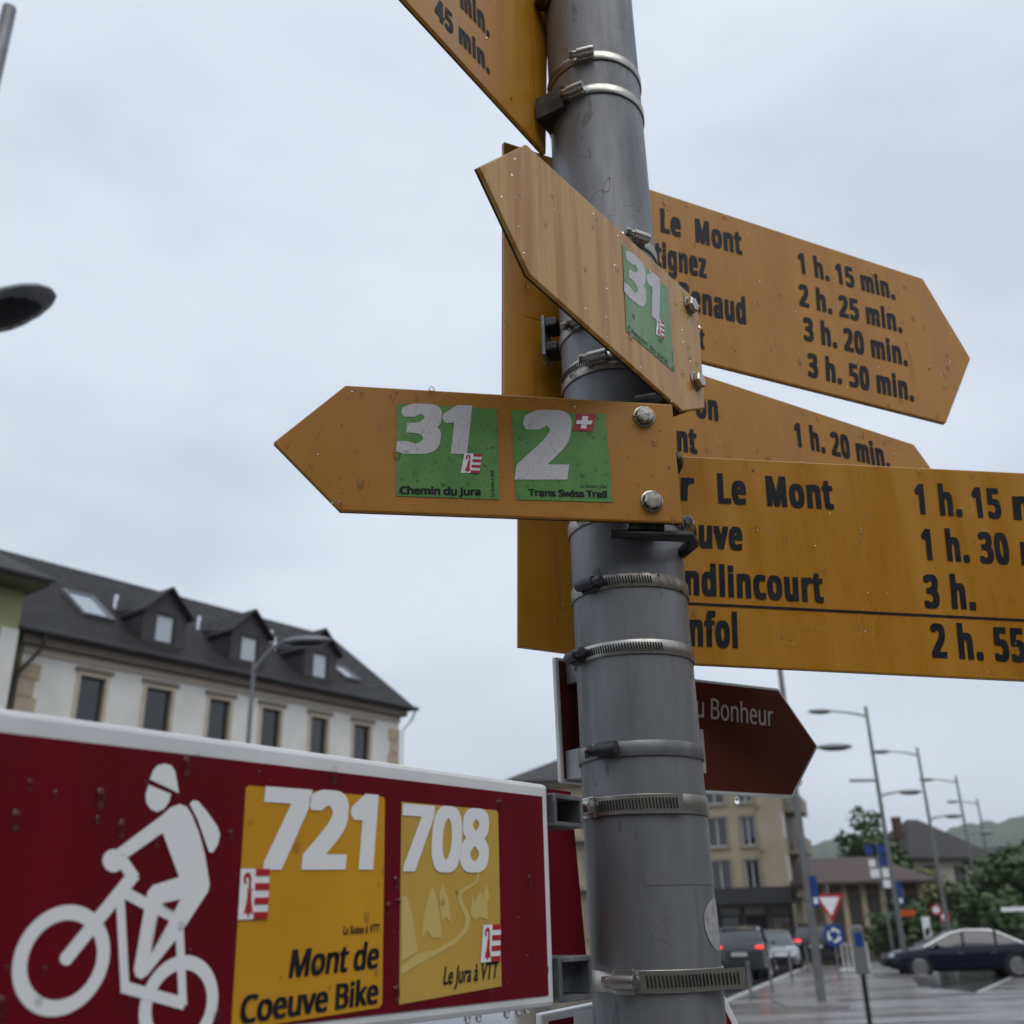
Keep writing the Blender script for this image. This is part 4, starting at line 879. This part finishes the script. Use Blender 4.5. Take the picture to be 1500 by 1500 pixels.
# ---- brown sign "... du Bonheur"
f = Z(1000, 960, 2.778)
BO = [(813, 962), (1017, 994), (1140, 1008), (1199, 1094), (1161, 1169), (1031, 1162), (822, 1146)]
s = Sign('brown_sign', 'dark brown arrow sign with pale rim reading u Bonheur', 35.5, .062, BO, .005, m_frame)
def inset(pts, d):
    n = len(pts); out = []; a = sum(pts[i][0]*pts[(i+1) % n][1]-pts[(i+1) % n][0]*pts[i][1] for i in range(n)); sg = 1 if a > 0 else -1
    for i in range(n):
        p0, p1, p2 = (Vector(pts[j]) for j in ((i-1) % n, i, (i+1) % n)); e1 = (p1-p0).normalized(); e2 = (p2-p1).normalized()
        n1 = Vector((-e1.y, e1.x))*sg; n2 = Vector((-e2.y, e2.x))*sg; bis = (n1+n2).normalized(); out.append(tuple(p1+bis*(d/max(.3, bis.dot(n1)))))
    return out
MB().sheet(inset(s.pts, .0032), -.0006).obj('face', m_brn, s.root)
s.text('u Bonheur', f(52, 251), f(366, 290), f(52, 166), m_ltxt, .68, .004, -.001)
s.poly('pictogram', cf(f, [(66, 300), (80, 302), (94, 480), (80, 480)]), m_ltxt, -.001)
s.drops(16, 8)
x_, z_ = s.pl(1086, 1170); b = MB(); b.ell((x_, .006, z_-.001), .0028, .0028, .0040, None, 12, 8); stuff(b.obj('hanging_drop', m_water, s.root, True))
for py in (985, 1122):
    x_, z_ = s.pl(836, py); b = MB(); x0, x1, z0, z1 = x_-.006, x_+.016, z_-.012, z_+.012
    b.box(x0, x1, -.03, -.001, z0, z0+.0025).box(x0, x1, -.03, -.001, z1-.0025, z1).box(x0, x0+.0025, -.03, -.001, z0+.0025, z1-.0025); b.obj('bracket', m_brk, s.root)

# ---- crimson mountain bike sign
MAZ = 52.3
s = Sign('bike_route_sign', 'crimson white-framed bike route sign with cyclist pictogram and two yellow stickers', MAZ, -.012, [(801, 1149), (815, 1474)], .03, None)
zt_, zb_ = s.pl(801, 1149)[1], s.pl(815, 1474)[1]; xr = (s.pl(801, 1149)[0]+s.pl(815, 1474)[0])/2
zt2 = s.pl(0, 1036)[1]; xl = s.pl(-150, 1200)[0]; xm = s.pl(0, 1036)[0]
s.root.location.z = s.zb
sl_ = (zt_-zt2)/(xr-xm)
FR = [(xl, zb_+.002), (xr, zb_), (xr, zt_), (xl, zt_+sl_*(xl-xr)), (xl-.09, (zb_+zt_)/2)]
MB().prism(FR, 0, .022).obj('frame', m_frame, s.root, bev=.003)
pt, pb = s.pl(793, 1167)[1], s.pl(803, 1458)[1]; xp = (s.pl(793, 1167)[0]+s.pl(803, 1458)[0])/2; ptl = s.pl(0, 1073)[1]
PN = [(xl+.01, pb+.001), (xp, pb), (xp, pt), (xl+.01, pt+(pt-ptl)/(xp-xm)*(xl+.01-xp)), (xl-.06, (pb+pt)/2)]
MB().sheet(PN, -.0006).obj('face', m_red, s.root)
s.pts = PN
f = Z(0, 1040, 3.26)
pic = MB(); lay = [0]
def pp(pix): lay[0] += 1; pic.sheet([s.pl(*f(*p)) for p in pix], -.0009-lay[0]*.00002)
def ring(c, outs, inn):
    c2 = Vector(s.pl(*f(*c))); ro = sum((Vector(s.pl(*f(*p)))-c2).length for p in outs)/len(outs); ri = ro*inn; n = 48
    lay[0] += 1; y = -.0009-lay[0]*.00002
    pic.add([(c2.x+r*math.cos(i*2*math.pi/n), y, c2.y+r*math.sin(i*2*math.pi/n)) for r in (ro, ri) for i in range(n)], [(i, (i+1) % n, n+(i+1) % n, n+i) for i in range(n)])
def stroke(pix, wd):
    P = [Vector(p) for p in pix]
    for a, c in zip(P, P[1:]):
        e = (c-a).normalized(); nn = Vector((-e.y, e.x))*wd/2; pp([a+nn-e*wd*.1, c+nn+e*wd*.1, c-nn+e*wd*.1, a-nn-e*wd*.1])
def disc(c, r): pp([(c[0]+r*math.cos(i*.3927), c[1]+r*1.05*math.sin(i*.3927)) for i in range(16)])
ring((295, 1192), [(70, 1230), (520, 1150), (342, 915), (253, 1468)], .715)
ring((853, 1408), [(1036, 1370), (672, 1450), (888, 1153)], .70)
stroke([(312, 1185), (632, 790)], 62); disc((310, 1188), 31); stroke([(632, 800), (572, 712)], 58); disc((536, 720), 53)
stroke([(590, 872), (800, 985)], 56); stroke([(567, 890), (590, 1325)], 42); stroke([(580, 1322), (870, 1402)], 60); stroke([(850, 1040), (866, 1405)], 40)
pp([(548, 668), (765, 505), (805, 468), (850, 450), (885, 462), (912, 505), (945, 590), (972, 690), (994, 830), (988, 865), (872, 1043), (830, 1100), (700, 1262), (668, 1286), (640, 1272), (632, 1238), (682, 950), (697, 870), (722, 838), (848, 798), (770, 588), (602, 705)])
pp([(708, 332), (725, 290), (745, 266), (780, 257), (812, 266), (830, 295), (838, 340), (847, 398)])
pp([(703, 358), (810, 402), (800, 440), (775, 475), (742, 488), (712, 475), (692, 445), (688, 405)])
pp([(898, 450), (915, 432), (940, 437), (985, 490), (1030, 555), (1044, 595), (1035, 640), (1010, 681), (993, 680), (980, 650), (960, 590), (935, 520)])
pc = pic.obj('cyclist_pictogram', m_whs, s.root)
pic = MB(); lay[0] = 40; pp([(762, 925), (850, 905), (822, 958)]); pp([(744, 980), (797, 1008), (712, 1160)]); pic.obj('pictogram_gap', m_red, pc)
f = Z(330, 1080, 2.83)
k1 = s.poly('route_sticker', cf(f, [(80, 210), (92, 201), (648, 247), (657, 258), (645, 1105), (632, 1121), (18, 1218)]), m_o721, -.0010); k1['label'] = 'amber sticker numbered 721'
s.text('721', f(118, 545), f(606, 545), f(160, 208), m_whs, .95, .034, -.0014, k1)
jura_flag(s, cf(f, [(56, 545), (176, 546), (166, 752), (43, 757)]), -.0016, k1)
s.text('La Suisse à VTT', f(481, 817), f(631, 808), f(484, 792), m_ink, .8, .012, -.0014, k1)
s.text('Mont de', f(255, 997), f(625, 955), f(272, 881), m_ink, .74, .017, -.0014, k1)
s.text('Coeuve Bike', f(50, 1188), f(625, 1102), f(62, 1072), m_ink, .74, .017, -.0014, k1)
k2 = s.poly('route_sticker', cf(f, [(725, 268), (1117, 303), (1126, 312), (1140, 1032), (715, 1108)]), m_o708, -.0010); k2['label'] = 'straw yellow sticker numbered 708'
s.poly('path_print', cf(f, [(1040, 560), (1047, 562), (1044, 600), (1010, 625), (978, 645), (972, 670), (990, 705), (1010, 745), (1000, 800), (950, 855), (870, 900), (780, 950), (722, 985), (722, 950), (790, 895), (870, 880), (950, 830), (985, 790), (988, 745), (962, 690), (958, 650), (975, 625), (1030, 600)]), m_o708b, -.0012, k2)
for q in ([(725, 660), (745, 655), (765, 720), (778, 790), (790, 890), (724, 930)], [(848, 613), (868, 660), (880, 720), (892, 830), (852, 832), (830, 800), (806, 835), (815, 740), (828, 690)], [(898, 606), (918, 670), (930, 770), (905, 742), (893, 765), (882, 690), (880, 640)], [(1018, 655), (1030, 690), (1040, 655), (1052, 640), (1062, 665), (1075, 605), (1090, 660), (1080, 690), (1082, 755), (1045, 745), (1030, 760), (1010, 735)]):
    s.poly('tree_print', cf(f, q), m_o708b, -.0012, k2)
s.text('708', f(708, 553), f(1082, 555), f(730, 278), m_whs, .88, .028, -.0014, k2)
jura_flag(s, cf(f, [(1062, 778), (1135, 775), (1131, 927), (1050, 934)]), -.0016, k2)
s.text('Le Jura à VTT', f(896, 1026), f(1121, 998), f(902, 973), m_ink, .72, .012, -.0014, k2)
s.drops(110, 9)
b = MB()
for px, py in ((716, 1493), (757, 1491), (774, 1487), (786, 1484), (700, 1496)):
    x_, z_ = s.pl(px, py); b.ell((x_, .008, zb_-.0015), .0022, .0022, .003, None, 10, 6)
stuff(b.obj('hanging_drops', m_water, s.root, True))
# back panel of the double sign and the two square tube brackets
def plb(x, y):
    P = on_plane(x, y, s.o+s.n*.046, s.n); return ((P-s.o).dot(s.u), P.z-s.zb)
q1, q2 = plb(836, 1160), plb(860, 1412)
MB().prism([(q1[0]-.3, q2[1]), (q2[0], q2[1]), (q1[0], q1[1]), (q1[0]-.3, q1[1])], .046, .050).obj('back_panel', m_red, s.root)
for (a0, a1, c0, c1) in ((805, 849, 1162, 1214), (812, 862, 1402, 1463)):
    x0, z1 = s.pl(a0, c0); x1, z0 = s.pl(a1, c1); w_ = .0032
    b = MB(); b.box(x0, x1, -.004, .040, z0, z0+w_).box(x0, x1, -.004, .040, z1-w_, z1).box(x0, x0+w_, -.004, .040, z0+w_, z1-w_).box(x1-w_, x1, -.004, .040, z0+w_, z1-w_)
    b.obj('tube_bracket', m_brk, s.root, bev=.0008)
# ---- lower red sign just entering the picture
s = Sign('lower_red_sign', 'red sign with white trim low on the pole beneath the bike route sign', 20, .066, [(792, 1486), (1050, 1434), (1112, 1560), (1060, 1660), (800, 1660)], .012, m_frame)
MB().sheet(inset(s.pts, .006), -.0006).obj('face', m_red, s.root)
s.poly('white_field', [(839, 1482), (900, 1472), (900, 1560), (842, 1560)], m_whs, -.001)

# ================================================================== HOSE CLAMPS
def clamp(py, hx, label, mt=m_steel, hmat=None, slots=(30, 90), tail=None, hw=.0058, screw=1, tilt=0.0):
    th, z = on_pole(hx, py); t = thing('hose_clamp', label, 'hose clamp', (PX, PY, z), 0, 'steel hose clamps round the pole'); t.rotation_euler = (tilt, 0, 0)
    r = PR+.0012; MB().lathe([(r-.0008, -hw), (r+.0002, -hw), (r+.0006, -hw*.9), (r+.0006, hw*.9), (r+.0002, hw), (r-.0008, hw)], None, 96).obj('band', mt, t, True)
    b = MB()
    if slots:
        a = slots[0]
        while a < slots[1]:
            c = th+R_(a); M = Matrix.Rotation(c, 4, 'Z'); b.box(r+.0005, r+.0011, -.00055, .00055, -hw*.55, hw*.55, M @ Matrix.Rotation(R_(8), 4, 'X')); a += 2.6
        stuff(b.obj('slots', m_slot, t))
    M = Matrix.Rotation(th, 4, 'Z'); h = hmat or mt
    hb = MB(); hb.box(r+.0004, r+.0042, -.0085, .0085, -hw*1.12, hw*1.12, M); o = hb.obj('housing', h, t, bev=.0008)
    S = M @ Matrix.Translation((r+.0062, 0, 0)) @ Matrix.Rotation(R_(90)*screw, 4, 'X')
    MB().lathe([(0, -.011), (.0048, -.0105), (.0052, -.008), (.0052, .007), (.0046, .0075), (.0036, .0076), (.0036, .0115)], S, 18).obj('worm_cover', h, o, True)
    MB().lathe([(.0036, .0112), (.0044, .0114), (.0044, .0152), (.0036, .0160), (0, .0160)], S, 6).obj('screw_head', m_bolt if h is not m_dark else m_dark, o)
    if tail:                                          # loose slotted end of the band standing off the pole
        a0, a1, lift = tail; n = 14; vs = []; fs = []
        for i in range(n+1):
            a = th+R_(a0+(a1-a0)*i/n); rr = r+.0012+lift*max(0, (i/n-.55)/.45)**1.5
            for zz in (-hw*.95, hw*.95): vs.append((rr*math.cos(a), rr*math.sin(a), zz))
        fs = [(2*i, 2*i+2, 2*i+3, 2*i+1) for i in range(n)]
        tl = MB().add(vs, fs).obj('band_tail', mt, t, True)
        b = MB()
        for i in range(2, 2*n-1):
            u = i/(2*n); a = th+R_(a0+(a1-a0)*u); rr = r+.0016+lift*max(0, (u-.55)/.45)**1.5; b.box(rr, rr+.0003, -.0006, .0006, -hw*.55, hw*.55, Matrix.Rotation(a, 4, 'Z') @ Matrix.Rotation(R_(6), 4, 'X'))
        stuff(b.obj('slots', m_slot, t))
clamp(84, 857, 'hose clamp highest on the pole with screw facing the viewer', slots=(-70, -14))
clamp(137, 845, 'hose clamp second from the top just under the highest one', slots=(-70, -14))
clamp(352, 930, 'bright hose clamp peeking above the faded arrow sign', slots=None)
clamp(474, 850, 'hose clamp half hidden behind the faded arrow sign', m_dirty, slots=None)
clamp(526, 876, 'shiny hose clamp below the faded arrow sign with screw to the right', slots=(-60, -12))
clamp(557, 1010, 'stained slotted hose clamp just above the front arrow sign', m_dirty, slots=(-80, -20))
clamp(770, 1010, 'stained hose clamp tucked under the front arrow sign', m_dirty, slots=(-120, -75))
clamp(858, 868, 'grimy hose clamp with dark screw housing below the front arrow sign', m_dirty, m_dark, slots=(12, 60), screw=-1)
clamp(962, 852, 'hose clamp with long row of slots beside the brown sign top', m_steel, m_dark, slots=(12, 88), screw=-1)
clamp(1099, 893, 'dull hose clamp with blackened housing at the brown sign', m_brk, m_dark, slots=(-30, -10))
clamp(1184, 868, 'bright slotted hose clamp at the upper tube bracket', m_steel, slots=None, tail=(8, 88, .002), hw=.0072)
clamp(1438, 918, 'hose clamp with loose tail sticking out at the lower tube bracket', m_steel, slots=None, tail=(12, 100, .016), hw=.0075)
# small channel bracket at the left of the pole for the four-line sign
bs = thing('channel_bracket', 'dark channel bracket at the pole beside the four-line sign', 'bracket', (PX, PY, 0))
z = on_pole(822, 480)[1]; a = on_pole(817, 480)[0]; M = Matrix.Rotation(a-.25, 4, 'Z')
for dz in (-.016, .012): MB().box(PR+.002, PR+.014, -.012, .012, z+dz, z+dz+.010, M).obj('jaw', m_dark, bs, bev=.002)
MB().box(PR+.0145, PR+.018, -.012, .012, z-.02, z+.026, M).obj('spine', m_brk, bs, bev=.001)
